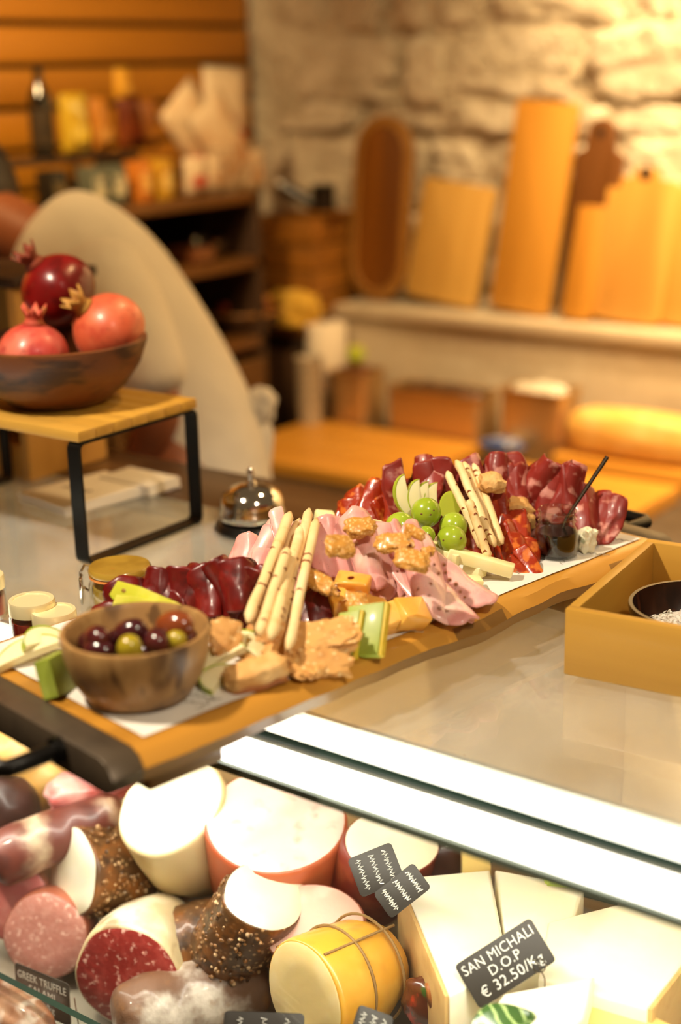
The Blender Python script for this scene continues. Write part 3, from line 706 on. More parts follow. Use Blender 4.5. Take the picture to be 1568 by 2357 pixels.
melonblock(128, 1552, .016, (70, 10, 70), .034, .034, .016, 'thick green melon chunk against the olive bowl near the handle')
for k, (px, py, h, rot, L_, lab) in enumerate([(70, 1515, .010, (20, -14, 22), .060, 'pale pear slice with brown edge lying near the handle'), (110, 1490, .014, (30, 10, 40), .045, 'short pale pear slice standing behind the melon chunk'), (512, 1530, .012, (16, -20, 30), .050, 'broad pale pear slice between olive bowl and toast'), (520, 1570, .006, (6, -10, 60), .040, 'small pale pear slice beside the toast heel'), (555, 1500, .016, (20, 20, -30), .040, 'pale pear slice under the breadstick ends')]):
    fslice('pear_piece', onz(px, py, ZT+h), vrot(*rot), L_, .022, .008, M_applef, M_applesk, lab, 'pear slice')
# ---- crackers, toast
GC = 'sesame crackers in front of the breadsticks'
rnd = random.Random(21)
for k, (px, py, h, sx, sy, rot, lab) in enumerate([
    (520, 1468, .030, .026, .030, (60, 10, 20), 'small sesame cracker standing between olive bowl and breadsticks'),
    (735, 1465, .024, .064, .034, (20, -8, 6), 'large flat sesame cracker under the bresaola roll'),
    (690, 1480, .020, .058, .040, (30, 6, -14), 'broad sesame cracker under the breadstick tips'),
    (710, 1500, .014, .054, .036, (36, -10, 18), 'tilted sesame cracker in the middle of the cracker heap'),
    (750, 1520, .010, .044, .028, (40, 8, 10), 'broken sesame cracker at the board edge beside the melon'),
    (610, 1490, .016, .044, .034, (30, 10, -24), 'sesame cracker half hidden behind the toast'),
    (655, 1520, .010, .046, .032, (26, -8, 8), 'crumbled sesame cracker beside the toast'),
    (700, 1535, .008, .030, .026, (24, 8, 40), 'small cracker fragment at the board edge'),
    (770, 1488, .018, .040, .024, (50, -20, 30), 'curled cracker shard leaning on the narrow melon wedge'),
    (640, 1462, .026, .036, .022, (50, 10, -10), 'dark toasted cracker shard behind the breadstick tips'),
    (728, 1545, .006, .022, .010, (10, 0, 60), 'thin cracker splinter lying at the board edge')]):
    o = ob('sesame_cracker', lump(sx*1.12, sy*1.12, .0095, .34, 2.6, 140+k, 4, .55), M_cracker, None, onz(px, py, ZT+h), vrot(*rot), 50)
    tag(o, lab, 'cracker', GC)
th = thing('toast_slice', 'thick toasted bread heel lying at the edge of the board', 'toast', onz(588, 1548, ZT+.013), vrot(12, -6, 26))
ob('crumb', lump(.062, .030, .022, .14, 2.2, 3, 4, .5), M_toast, th, smooth=180)
ob('crust', lump(.060, .031, .010, .12, 2.2, 3, 3, .5), mat('toast_crust', '#a9642a', .6, [('noise', 40, '#6a3a14', .5, .75, .7)]), th, (0, -.001, -.007), smooth=180)
for k, (px, py, h, s) in enumerate([(1132, 1112, .078, .030), (1195, 1170, .044, .030), (1210, 1195, .034, .024)]):
    tag(ob('bread_crouton', lump(s, s*.8, s*.7, .3, 2.2, 31+k, 3, .5), M_toast, None, onz(px, py, ZT+h), vrot(20, 10*k, 30)), ['golden crouton tucked among the salami ruffles', 'golden crouton behind the balsamic jar', 'small golden crouton touching the balsamic jar'][k], 'crouton')
# ---- amber cheese chunks and sesame brittle
GA = 'amber cheese chunks in front of the ham'; LA = 'amber yellow cheese chunk with brown sauce drops'
for k, (px, py, h, sx, sy, sz, rot) in enumerate([(812, 1345, .034, .036, .024, .018, (20, 6, -12)), (780, 1385, .022, .024, .026, .020, (20, -10, 20)), (858, 1405, .016, .028, .024, .020, (24, 12, -10)), (895, 1425, .014, .030, .030, .024, (30, -10, 26)), (940, 1412, .016, .034, .032, .024, (30, 14, 34)), (720, 1352, .030, .022, .022, .018, (10, 0, 10)), (830, 1385, .018, .030, .026, .018, (16, 6, 40)), (868, 1432, .010, .026, .028, .020, (30, 10, -20))]):
    LA = ['largest amber cheese chunk with sauce drop below the ham', 'glossy amber cheese chunk beside the bresaola roll', 'amber cheese chunk with sauce between two others', 'amber cheese chunk behind the large melon wedge', 'amber cheese chunk reaching the bare parchment', 'small amber cheese chunk behind the bresaola roll', 'amber cheese chunk hidden between brittle and ham', 'amber cheese chunk touching the melon rind'][k]
    th = thing('cheese_chunk', LA, 'cheese', onz(px, py, ZT+h), vrot(*rot), GA)
    ob('body', chunk(sx, sy, sz, 40+k, .3, 10, .0022), M_amber, th)
    if k in (0, 1, 2): ob('sauce_drop', lump(.007, .006, .0012, .3, 2, k, 2), mat('sauce', '#5a1e08', .12, coat=.6), th, (.002*k-.001, -.001, sz*.46))
GS = 'sesame brittle shards over the ham'; LS = 'golden sesame brittle shard on the ham and cheese'
for k, (px, py, h, sx, sy, sz, rot) in enumerate([(783, 1258, .082, .028, .022, .010, (50, 10, 30)), (905, 1250, .078, .034, .018, .010, (40, -6, -10)), (948, 1290, .070, .032, .020, .010, (36, 8, -16)), (955, 1226, .082, .008, .020, .010, (20, 0, 60)), (823, 1392, .030, .020, .026, .012, (40, 10, 16)), (735, 1340, .046, .036, .016, .010, (40, 20, -36)), (830, 1215, .082, .028, .020, .014, (30, 0, 10)), (985, 1270, .066, .012, .010, .008, (30, 0, 10))]):
    LS = ['sesame brittle shard standing on the ham beside the breadsticks', 'long sesame brittle shard lying behind the tall ham cone', 'sesame brittle shard on the long sliding ham slice', 'slim upright sesame brittle sliver touching a green grape', 'sesame brittle shard wedged among the amber cheese chunks', 'sesame brittle shard between bresaola roll and ham', 'sesame brittle lump on the pale cheese behind the ham', 'tiny sesame brittle crumb near the smallest grape'][k]
    tag(ob('sesame_brittle', lump(sx*1.1, sy*1.1, sz*1.1, .3, 1.8, 70+k, 4, .45), M_brittle, None, onz(px, py, ZT+h), vrot(*rot), 60), LS, 'brittle', GS)
# seeds and sauce on the ham, uncountable crumbs
bm = bmesh.new(); rnd = random.Random(77)
for (px, py, h) in [(1050, 1345, .050), (1060, 1362, .040), (1070, 1375, .030), (1035, 1335, .052), (1000, 1300, .064), (1010, 1320, .060), (1025, 1318, .058), (1022, 1300, .060), (915, 1315, .052), (990, 1275, .066), (945, 1255, .078), (820, 1250, .082)]:
    p = onz(px, py, ZT+h)
    r = bmesh.ops.create_icosphere(bm, subdivisions=1, radius=rnd.uniform(.0014, .0026))
    bmesh.ops.translate(bm, vec=p, verts=r['verts'])
tag(ob('spice_crumbs', me_from(bm), mat('spice', '#7a4018', .6)), 'brown roasted spice crumbs sprinkled over the folded ham', 'spices', kind='stuff')
bm = bmesh.new(); rnd = random.Random(5)
for q in range(46):
    p = onz(rnd.uniform(600, 790), 0, 0) if 0 else onz(*(lambda t: (590+200*t+rnd.uniform(-18, 18), 1568-75*t+rnd.uniform(-34, 10)))(rnd.random()), ZT+.004)
    s = rnd.uniform(.002, .006); r_ = bmesh.ops.create_icosphere(bm, subdivisions=2, radius=s)
    for v_ in r_['verts']: v_.co = Vector((v_.co.x*1.3, v_.co.y, v_.co.z*.6))*(1+.4*noise.noise(v_.co*400+Vector((q, 0, 0))))
    bmesh.ops.rotate(bm, cent=(0, 0, 0), matrix=Matrix.Rotation(rnd.uniform(0, 6), 3, 'Z'), verts=r_['verts']); bmesh.ops.translate(bm, vec=p, verts=r_['verts'])
tag(ob('cracker_crumbs', me_from(bm), M_toast), 'toasted crumbs scattered along the board edge beside the crackers', 'crumbs', kind='stuff')
# ---- pale cheese
for k, (A, hA, B, hB, wd, lab) in enumerate([((1032, 1272), .030, (1182, 1315), .010, .016, 'long pale yellow cheese stick under the breadstick tips'), ((985, 1258), .030, (1060, 1290), .024, .014, 'short pale cheese stick behind the ham under the grapes'), ((1075, 1300), .014, (1112, 1318), .010, .016, 'pale cheese chunk between ham and long cheese stick'), ((1060, 1340), .010, (1108, 1345), .006, .018, 'pale cheese wedge beside the ham on the parchment')]):
    a, b = onz(*A, ZT+hA), onz(*B, ZT+hB); d = (b-a).normalized(); L_ = (b-a).length
    yv = Vector((0, 0, 1)).cross(d).normalized(); rot = Matrix((d, yv, d.cross(yv))).transposed()
    tag(ob('cheese_stick', chunk(L_*1.05, wd, .013, 90+k, .1, 8, .0012), M_kash, None, (a+b)/2, rot), lab, 'cheese')
for (px, py, h) in [(845, 1210, .060), (795, 1225, .052), (750, 1192, .030)]:
    tag(ob('cheese_cube', chunk(.026, .02, .014, px, .3, 9, .002), M_kash, None, onz(px, py, ZT+h), vrot(16, 10, px)), 'pale cheese piece tucked between chorizo and ham', 'cheese', 'pale cheese pieces behind the ham')
tag(ob('blue_cheese', lump(.021, .018, .030, .25, 2.2, 5, 4, .5), M_blue, None, onz(1351, 1243, ZT+.014), vrot(0, 8, 20)), 'crumbly blue-veined cheese lump beside the balsamic jar', 'cheese')
tag(ob('blue_cheese', lump(.016, .016, .016, .25, 2.2, 8, 3, .5), M_blue, None, onz(1222, 1215, ZT+.012), vrot(0, 8, 20)), 'small blue-veined cheese crumb behind the balsamic jar', 'cheese')
# ---- balsamic jar and spoon
jp = onz(1281, 1276, ZT+.003)
M_jar = mat('jar_glass', '#f4f6f0', .03, trans=1, ior=1.35)
M_jarthin = thin_glass('thin_jar_glass', (.95, .97, .95), boost=1.6, rough=.03)
jar = thing('balsamic_jar', 'small glass jar half full of dark balsamic with a spoon', 'jar', jp)
jr = .0225
prof = [(0, 0), (jr*.9, 0), (jr, .003), (jr, .026), (jr*.97, .030), (jr*.86, .034), (jr*.84, .036), (jr*.90, .0375), (jr*.84, .039), (jr*.84, .041), (jr*.90, .0425), (jr*.85, .044), (jr*.85, .047), (jr*.90, .0485), (jr*.86, .0505), (jr*.80, .050), (jr*.79, .036), (jr*.90, .030), (jr*.94, .026), (jr*.94, .004), (0, .003)]
ob('glass', lathe(prof, 36), M_jarthin, jar, smooth=50)
ob('balsamic', lathe([(0, .0032), (jr*.92, .0036), (jr*.92, .0255), (jr*.9, .0262), (0, .0260)], 32), mat('balsamic', '#060201', .12, spec=.15), jar)
sa = atd(1303, 1195, depth(jp)+.004) ; sb = atd(1398, 1052, depth(jp)+.015)
sp = thing('spoon', 'slim dark steel spoon leaning in the balsamic jar', 'spoon', sa)
low = jp + Vector((0, 0, .008)) - sa
ob('stem', tube([low*.9, low*.3, Vector((0, 0, 0)), (sb-sa)*.5, sb-sa], [.0012, .0014, .0016, .0022, .0024], 8), mat('dark_steel', '#5a5146', .3, metal=1), sp)
ob('scoop', lump(.014, .009, .005, .05, 1, 1, 3), mat('dark_steel', '#5a5146', .3, metal=1), sp, low*.95, vrot(0, 60, 0))
# ================================================================== ON THE GLASS TOP
M_bamboo = wood('bamboo', '#be9038', '#96691c', '#cda04a', axis=0, rough=.42, scale=.8, streak=.5, coat=.15)
M_bambooY = wood('bamboo_y', '#be9038', '#96691c', '#cda04a', axis=1, rough=.42, scale=.8, streak=.5, coat=.15)
M_walnut = mat('walnut_bowl', '#6a3a18', .5, [('noise', 13, '#2e1708', .45, .58, .85, (1, 1, 2.5), 3), ('noise', 40, '#74481f', .5, .72, .6, (.5, .5, 2.5))], coat=.05)
# ---- bamboo riser on black frames
r0 = onz(212, 1303, ZG); r1 = onz(440, 1198, ZG)
RZ = .158
riser = thing('bamboo_riser', 'bamboo shelf riser on black metal frames carrying the pomegranate bowl', 'riser', r0)
RD = (r1-r0).y; bw = .020
def frame(x):
    fr = ob('frame', pyme(*frame_geo(x, RD, RZ-.010, bw, .0035)), M_black, riser, smooth=30)
def frame_geo(x, D, H, w_, th):
    # closed flat-bar loop in the y-z plane with rounded corners
    out, inn = [], []; rr = .010
    def loop(y0, y1, z0, z1, r):
        q = []
        for cy, cz, a0 in ((y1-r, z1-r, 0), (y0+r, z1-r, 90), (y0+r, z0+r, 180), (y1-r, z0+r, 270)):
            for k in range(5): a = R(a0+22.5*k); q.append((cy+r*math.cos(a), cz+r*math.sin(a)))
        return q
    o_ = loop(-.004, D+.004, 0, H, rr); i_ = loop(-.004+th, D+.004-th, th, H-th, rr-th)
    n = len(o_); v = []
    for xx in (x-w_/2, x+w_/2):
        v += [(xx, y, z) for y, z in o_]; v += [(xx, y, z) for y, z in i_]
    f = []
    for k in range(n):
        l = (k+1) % n
        f += [(k, l, n+l, n+k), (2*n+k, 3*n+k, 3*n+l, 2*n+l), (k, 2*n+k, 2*n+l, l), (n+k, n+l, 3*n+l, 3*n+k)]
    return v, f
frame(-.012); frame(-.37)
ns_ = 7; sw = (RD+.008)/ns_
for k in range(ns_):
    ob('deck_strip', box(.44, sw-.0008, .0125, (-.222, -.004+sw*(k+.5), RZ-.0035), bev=.0012), M_bamboo, riser)
# ---- walnut bowl with pomegranates
wb_c = onz(138, 925, ZG+RZ+.003)
pbowl_r = .112
pb = tag(ob('fruit_bowl', lathe([(0, 0), (.050, 0), (.062, .004), (.085, .022), (.103, .048), (pbowl_r, .074), (pbowl_r, .078), (pbowl_r-.007, .079), (.094, .050), (.076, .026), (.05, .014), (0, .012)], 56), M_walnut, None, wb_c, Matrix.Rotation(1.9, 3, 'Z')), 'wide dark walnut bowl holding pomegranates on the bamboo riser', 'bowl')
def pomegranate(c, r, axis, m, label, k):
    th = thing('pomegranate', label, 'pomegranate', c, lookrot(axis))
    n = 48; v, f = [], []; K = 26
    prof = []
    for i in range(K+1):
        a = math.pi*i/K; rr = r*math.sin(a); z = -r*.93*math.cos(a)
        if a > 2.75: t_ = (a-2.75)/(math.pi-2.75); z += r*.10*t_**1.5
        prof.append((rr, z))
    for i, (rr, z) in enumerate(prof):
        for j in range(n):
            t_ = 2*math.pi*j/n; q = 1+.028*math.cos(5*t_+k)*math.sin(math.pi*i/K) + .02*noise.noise(Vector((math.cos(t_)*1.5, math.sin(t_)*1.5, z*40+k)))
            v.append((rr*q*math.cos(t_), rr*q*math.sin(t_), z))
    for i in range(K):
        for j in range(n): f.append((i*n+j, i*n+(j+1) % n, (i+1)*n+(j+1) % n, (i+1)*n+j))
    me = pyme(v, f); bm = bmesh.new(); bm.from_mesh(me); bmesh.ops.remove_doubles(bm, verts=bm.verts, dist=1e-5); bm.to_mesh(me); bm.free()
    ob('rind', me, m, th, smooth=180)
    cn = []; zt = r*.90
    v, f = [], []; n = 24
    rings = [(r*.30, zt), (r*.22, zt+r*.10), (r*.21, zt+r*.20), (r*.25, zt+r*.30)]
    for rr, z in rings:
        for j in range(n): t_ = 2*math.pi*j/n; v.append((rr*math.cos(t_), rr*math.sin(t_), z))
    for j in range(n):                                   # six pointed teeth
        t_ = 2*math.pi*j/n; ph = (j % 4)/4; s = 1-abs(ph-.5)*2
        rr = r*(.27+.10*s+.03*noise.noise(Vector((j*1., k, 2)))); v.append((rr*math.cos(t_), rr*math.sin(t_), zt+r*(.30+.26*s)))
    for i in range(4):
        for j in range(n): f.append((i*n+j, i*n+(j+1) % n, (i+1)*n+(j+1) % n, (i+1)*n+j))
    cr = solid(ob('crown', pyme(v, f), mats_crown[k], th, smooth=60), .0022)
    return th
def pm_mat(name, a, b, c, gl):
    return mat(name, a, gl, [('noise', 18, b, .42, .66, .9), ('noise', 34, c, .5, .68, .75), ('noise', 9, c, .52, .66, .7), ('noise', 150, '#5a2a18', .6, .72, .5)], bump=[('noise', 90, .2, .001)], coat=.1)
PM = [pm_mat('pomegranate_dark', '#6e0a0a', '#8c1010', '#3c0606', .3), pm_mat('pomegranate_pale', '#c85a3a', '#d9805a', '#b03428', .38), pm_mat('pomegranate_pink', '#c2473c', '#d87860', '#a8242c', .36)]
mats_crown = [mat('crown_dark', '#8a3a20', .6, [('noise', 60, '#5a2210', .45, .7, .7)]), mat('crown_tan', '#b08034', .6, [('noise', 60, '#8a3a24', .5, .7, .7)]), mat('crown_pink', '#c0503a', .6, [('noise', 60, '#b89048', .5, .7, .7)])]
dB = depth(wb_c)
pomegranate(atd(133, 668, dB+.035), .0475, vf(-.55, -.25, .8), PM[0], 'deep red pomegranate on top of the two paler ones', 0)
pomegranate(atd(250, 757, dB+.0), .0455, vf(-.62, -.35, .70), PM[1], 'pale orange-pink pomegranate with dried tan crown', 1)
pomegranate(atd(78, 818, dB-.045), .0425, vf(.10, -.05, 1), PM[2], 'pinkish red pomegranate with upright crown low in the bowl', 2)
# ---- service bell
bl = onz(583, 1216, ZG+.0005)
M_chrome = mat('chrome', '#d8d4cc', .08, metal=1)
bell = thing('service_bell', 'chrome counter service bell on a black base', 'bell', bl)
ob('base', lathe([(0, 0), (.0475, 0), (.049, .003), (.046, .010), (.040, .013), (.020, .015), (0, .015)], 48), mat('bell_base', '#0c0a08', .3, coat=.4), bell)
ob('dome', lathe([(.0415, .016), (.0425, .018), (.0420, .024), (.0395, .032), (.0395, .036), (.0355, .046), (.026, .0535), (.014, .057), (0, .058)], 56), M_chrome, bell, smooth=50)
ob('collar', lathe([(0, .057), (.0065, .0575), (.0065, .060), (.0045, .062), (0, .062)], 24), M_chrome, bell)
ob('plunger', lathe([(0, .060), (.0028, .060), (.0028, .069), (.0045, .070), (.0045, .076), (.002, .079), (0, .0795)], 20), M_chrome, bell)
# ---- bamboo box with dark bowl
b0 = onz(1297, 1552, ZG); b1 = onz(1568, 1590, ZG)
by = onz(1517, 1217, ZG+.066)-b0; by.z = 0; by.normalize(); bx = Vector((by.y, -by.x, 0)); BXR = Matrix((bx, by, Vector((0, 0, 1)))).transposed()
e = onz(1517, 1217, ZG+.066); BXD = (e-b0).dot(by)-.035; BXW = .27; BXH = .066; wt = .0105
bbx = thing('bamboo_box', 'open bamboo tray box holding a dark wooden bowl', 'box', b0, BXR)
for nm, me, m in (('front_panel', box(BXW, wt, BXH, (BXW/2, wt/2, BXH/2), bev=.0016), M_bamboo), ('back_panel', box(BXW, wt, BXH, (BXW/2, BXD-wt/2, BXH/2), bev=.0016), M_bamboo),
                  ('side_panel', box(wt, BXD-2*wt, BXH, (wt/2, BXD/2, BXH/2), bev=.0016), M_bambooY), ('side_panel', box(wt, BXD-2*wt, BXH, (BXW-wt/2, BXD/2, BXH/2), bev=.0016), M_bambooY),
                  ('bottom_panel', box(BXW-2*wt, BXD-2*wt, .006, (BXW/2, BXD/2, .003)), M_bamboo)):
    ob(nm, me, m, bbx)
M_dbowl = mat('rosewood_bowl', '#2a140a', .25, [('noise', 36, '#0e0604', .45, .65, .8, (1, 1, .4), 3), ('noise', 50, '#5a2c12', .55, .7, .7, (1, 1, .4))], coat=.4)
sbc = b0 + BXR @ Vector((.098, .092, .0065))
tag(ob('salt_bowl', lathe([(0, 0), (.040, 0), (.050, .004), (.061, .022), (.066, .046), (.0655, .0495), (.062, .0495), (.058, .028), (.046, .014), (0, .012)], 48), M_dbowl, None, sbc), 'dark rosewood bowl with salt flakes inside the bamboo box', 'bowl')
rnd = random.Random(5); bm = bmesh.new()
for k in range(420):
    a = rnd.uniform(0, 6.28); q = .051*math.sqrt(rnd.random()); s = rnd.uniform(.0015, .004)
    box_bm(bm, s, s*.8, .0005, (0, 0, 0), Matrix.Translation((q*math.cos(a), q*math.sin(a), .0225+.007*(1-q/.051)+rnd.uniform(0, .003))) @ Euler((rnd.uniform(-1, 1), rnd.uniform(-1, 1), a)).to_matrix().to_4x4())
bmesh.ops.create_circle(bm, cap_ends=True, segments=24, radius=.051, matrix=Matrix.Translation((0, 0, .0225)))
tag(ob('salt_flakes', me_from(bm), mat('salt', '#d8cfc0', .4, sss=.2), None, sbc, smooth=0), 'white salt flakes heaped in the dark rosewood bowl', 'salt', kind='stuff')
w_c = b0 + BXR @ Vector((.150, BXD-.052, .034))
wd = thing('wooden_dish', 'rough brown wooden dish standing behind the salt bowl', 'dish', w_c - Vector((0, 0, .0235)))
ob('dish', lump(.13, .065, .085, .14, 3, 3, 4, .35), mat('bark_wood', '#9a5a22', .6, [('noise', 30, '#5a2c0e', .5, .75, .8), ('spots', 60, '#c89040', .1, .25, .6)], bump=[('noise', 60, .8, .004)]), wd, (0, 0, .030), smooth=180)
ob('rim', tube([(.05*math.cos(a), .02*math.sin(a), .066) for a in [i*math.pi/8 for i in range(17)]], .004, 8), mat('bark_rim', '#7a4418', .6), wd)
# ---- jars beside the board
def lidjar(name, p, r, h, label, fill, lidm, lidh=.012, grp=None):
    t = thing(name, label, 'jar', p, None, grp)
    ob('glass', lathe([(0, 0), (r*.9, 0), (r, .004), (r, h-.012), (r*.9, h-.004), (r*.86, h), (r*.80, h), (r*.84, h-.006), (r*.94, h-.014), (r*.94, .005), (0, .003)], 32), M_jarthin, t, smooth=50)
    ob('contents', lathe([(0, .0035), (r*.92, .0055), (r*.92, h-.018), (0, h-.017)], 32), fill, t)
    lid = ob('lid', lathe([(r*.9, h-.011), (r*.985, h-.011), (r*.985, h+.001), (r*.95, h+.0032), (r*.80, h+.0032), (r*.78, h+.0022), (0, h+.0022)], 36), lidm, t, smooth=50)
    return t
M_gold = mat('gold_lid_lit', '#efe2b0', .3, metal=.35)  # light reflected by the lids is put into the pale cream gold
M_jam = mat('red_preserve', '#8a2015', .35, [('noise', 40, '#b84830', .45, .7, .6)], coat=.3)
lidjar('preserve_jar', onz(82, 1484, ZG), .0235, .046, 'small jar of red preserve with gold lid standing behind another', M_jam, M_gold)
lidjar('preserve_jar', onz(132, 1497, ZG), .0225, .040, 'small jar of red preserve with gold lid touching the parchment', M_jam, M_gold)
lidjar('preserve_jar', onz(-28, 1420, ZG), .0215, .044, 'small jar of red preserve with gold lid standing apart', M_jam, M_gold)
# swing-top jar with yellow contents
yj = onz(282, 1395, ZG)
t = thing('clip_jar', 'squat glass clip jar with yellow lid and metal clasp', 'jar', yj, YR)
M_mustard = mat('mustard', '#b8922a', .4, [('noise', 30, '#8a6a18', .45, .7, .6), ('noise', 20, '#c8602a', .6, .75, .6)], coat=.3)
ob('glass', lathe([(0, 0), (.030, 0), (.034, .005), (.034, .028), (.030, .033), (.029, .036), (.027, .036), (.028, .030), (.031, .026), (.031, .006), (0, .004)], 36), M_jarthin, t, smooth=50)
ob('contents', lathe([(0, .005), (.030, .0065), (.030, .026), (0, .027)], 32), M_mustard, t)
ld = ob('lid', lathe([(0, .040), (.030, .038), (.0335, .040), (.034, .044), (.032, .047), (.020, .046), (0, .0465)], 36), mat('yellow_glass', '#9c7c2c', .25, [('noise', 25, '#7a5a1a', .45, .7, .6), ('noise', 18, '#c04a22', .62, .72, .6)], coat=.5), t, smooth=50)
ob('gasket', lathe([(.029, .036), (.033, .036), (.033, .0385), (.029, .0385)], 32), mat('gasket', '#c8782a', .6), t)
cl = ob('clasp', tube([(-.034, -.004, .020), (-.041, -.004, .026), (-.042, -.002, .040), (-.037, 0, .048), (-.034, .004, .046)], .0014, 8), M_chrome, t)
ob('clasp_lever', box(.003, .014, .030, (-.040, -.010, .024), bev=.001), M_chrome, cl)
# ---- papers
M_card = mat('white_card', '#e8e2d6', .6, [('noise', 20, '#ddd5c6', .45, .7, .5)])
def papers(name, P4, z0, th, label, n, cat):
    c = sum((Vector((p.x, p.y, 0)) for p in P4), Vector())/4; c.z = z0
    t = thing(name, label, cat, c)
    for k in range(n):
        o_ = [(p.x-c.x+.0015*math.sin(k*2.), p.y-c.y+.0015*math.cos(k*3.)) for p in P4]
        ob('sheet', prism(o_, th/n*.9, .0004), M_card, t, (0, 0, th/n*(k+.5)))
    return t, c
def quad(a, b, wd):
    d = (b-a); d.z = 0; n = Vector((-d.y, d.x, 0)).normalized()*wd
    return [a, b, b+n, a+n]
pa, pb_ = onz(150, 1192, ZG), onz(352, 1136, ZG)
t, c = papers('menu_stack', quad(pa, pb_, .105), ZG, .014, 'stack of white folded menus lying behind the bamboo riser', 4, 'menus')
pts = []
for i in range(14): pts.append((.02-.004*i, .006*math.sin(i*1.9)-.01, .0146))
ob('lettering', tube(pts, .0006, 4), mat('menu_ink', '#6a5a48', .8), t)
pa, pb_ = onz(345, 1146, ZG), onz(415, 1122, ZG)
papers('card_stack', quad(pa, pb_, .095), ZG, .016, 'short stack of white cards beside the folded menus', 4, 'cards')
# ---- tall wooden crate behind the riser with cloths
CW, CD, CH = .36, .15, .272
yb_ = r1.y+.014+CD; k0 = min((onz(248, q, ZG) for q in range(1000, 1200)), key=lambda p: abs(p.y-yb_))
k0 = k0 - Vector((0, CD, 0))
crate = thing('wooden_crate', 'tall open pine crate with one shelf standing on the case top', 'crate', (k0.x-CW, k0.y, ZG))
M_pine = wood('pale_pine', '#c8964a', '#9a6526', '#d8ac62', axis=2, rough=.55, scale=.6, streak=.5)
M_pineX = wood('pale_pine_x', '#c8964a', '#9a6526', '#d8ac62', axis=0, rough=.55, scale=.6, streak=.5)
for xx in (.008, CW-.008): ob('side_panel', box(.016, CD, CH, (xx, CD/2, CH/2), bev=.002), M_pine, crate)
ob('top_panel', box(CW+.01, CD+.006, .014, (CW/2, CD/2, CH+.007), bev=.002), M_dkwood, crate)
ob('bottom_panel', box(CW-.032, CD, .05, (CW/2, CD/2, .025), bev=.002), M_pineX, crate)
ob('shelf', box(CW-.032, CD-.01, .012, (CW/2, CD/2, .085), bev=.002), M_pineX, crate)
for k in range(5): ob('back_slat', box((CW-.034)/5-.002, .008, CH-.05, (.017+(CW-.034)/5*(k+.5), CD-.006, .05+(CH-.05)/2), bev=.001), M_pine, crate)
M_linen = mat('linen', '#d2c8b6', .85, [('noise', 60, '#bfb3a0', .45, .7, .5)], bump=[('noise', 300, .3, .001)], sheen=.2)
def cloth(name, c, sx, sy, h, seed, label):
    v, f = [], []; n = 26
    for i in range(n+1):
        for j in range(n+1):
            x, y = (i/n-.5)*2, (j/n-.5)*2
            r_ = max(abs(x), abs(y)); e = (1-r_**2.4)
            z = h*max(0, e)*(.62+.5*noise.noise(Vector((x*2.2, y*2.2, seed)))+.28*noise.noise(Vector((x*5, y*5, seed+3.)))) + .002
            v.append((x*sx/2*(1+.12*noise.noise(Vector((x, y, seed+9.)))), y*sy/2*(1+.12*noise.noise(Vector((y, x, seed+5.)))), z))
    for i in range(n):
        for j in range(n): a = i*(n+1)+j; f.append((a, a+n+1, a+n+2, a+1))
    o = ob(name, pyme(v, f), M_linen, None, c, smooth=180); solid(o, .003, 1); return tag(o, label, 'cloth')
cloth('linen_cloth', Vector((k0.x-.235, k0.y+.075, ZG+.094)), .17, .13, .055, 2, 'crumpled off-white linen cloth on the crate shelf')
cloth('linen_cloth', Vector((k0.x-.285, k0.y+.075, ZG+CH+.0155)), .15, .14, .05, 6, 'folded off-white linen cloth on top of the crate')
# ================================================================== FOOD IN THE CASE
def fm(name, a, b, c=None, rough=.45, sc=40, sp=None, bump=.3, coat=.15, sss=.15):
    ly = [('noise', sc, b, .45, .68, .8)]
    if c: ly.append(('noise', sc*1.6, c, .55, .72, .8, (1, 1, 1), 2))
    if sp: ly.append(('spots', sp[0], sp[1], .08, .3, .8))
    return mat(name, a, rough, ly, bump=[('noise', sc*2, bump, .003)], coat=coat, sss=sss)
F_salred = fm('truffle_salami_face', '#8a2a24', '#a04038', '#e0b0a0', sc=70)
F_salrind = fm('mould_rind', '#c8b48a', '#e6dcc0', '#8a6a48', sc=18, bump=.5, coat=0)
F_pink = fm('pink_salami_face', '#b4776a', '#c08a7c', '#e0b8a8', sc=90)
F_pink2 = fm('rose_salami_face', '#c8706a', '#d08a80', None, sc=60)
F_pinkrind = fm('brown_casing', '#8a4a34', '#a86048', None, sc=20)
F_mort = fm('mortadella_face', '#ecd2c2', '#f2e0d0', '#d8aa98', sc=26)
F_mortr = fm('mortadella_casing', '#b0522c', '#c06a40', None, sc=12, coat=.3)
F_cream = fm('cream_cheese_face', '#f0e4c4', '#f6eed8', None, sc=14)
F_creamr = fm('cream_rind', '#e2cc9a', '#d4b67c', None, sc=18)
F_crust = mat('pepper_crust', '#5a3a1c', .45, [('spots', 120, '#c8a070', .1, .32, .8), ('noise', 30, '#8a5018', .45, .65, .8), ('noise', 50, '#241408', .55, .7, .7)], bump=[('spots', 120, -1, .006), ('noise', 60, .6, .004)], coat=.35)
F_mold = mat('grey_mould_casing', '#6a4a34', .6, [('noise', 16, '#d8cdbc', .48, .66, .9), ('noise', 40, '#8a5a28', .55, .72, .6)], bump=[('noise', 50, .6, .004)], coat=.2)
F_turk = fm('smoked_turkey_face', '#e0b09c', '#e8c4b0', None, sc=30, coat=.3)
F_prov = fm('smoked_cheese_rind', '#d49a30', '#e0b050', '#b87c20', sc=14, coat=.4)
F_provf = fm('smoked_cheese_face', '#e2c482', '#e8d098', None, sc=20)
F_leg = fm('cured_leg', '#6a3226', '#e2cba8', '#4a2018', sc=14, coat=.25)
F_net = fm('netted_ham', '#d2a050', '#e2ba70', '#a87430', sc=18)
F_dark = fm('dark_loaf', '#3a1e16', '#4e2a1e', None, sc=20)
F_rose = fm('rose_ham', '#c0605a', '#e8b8ac', None, sc=14, coat=.3)
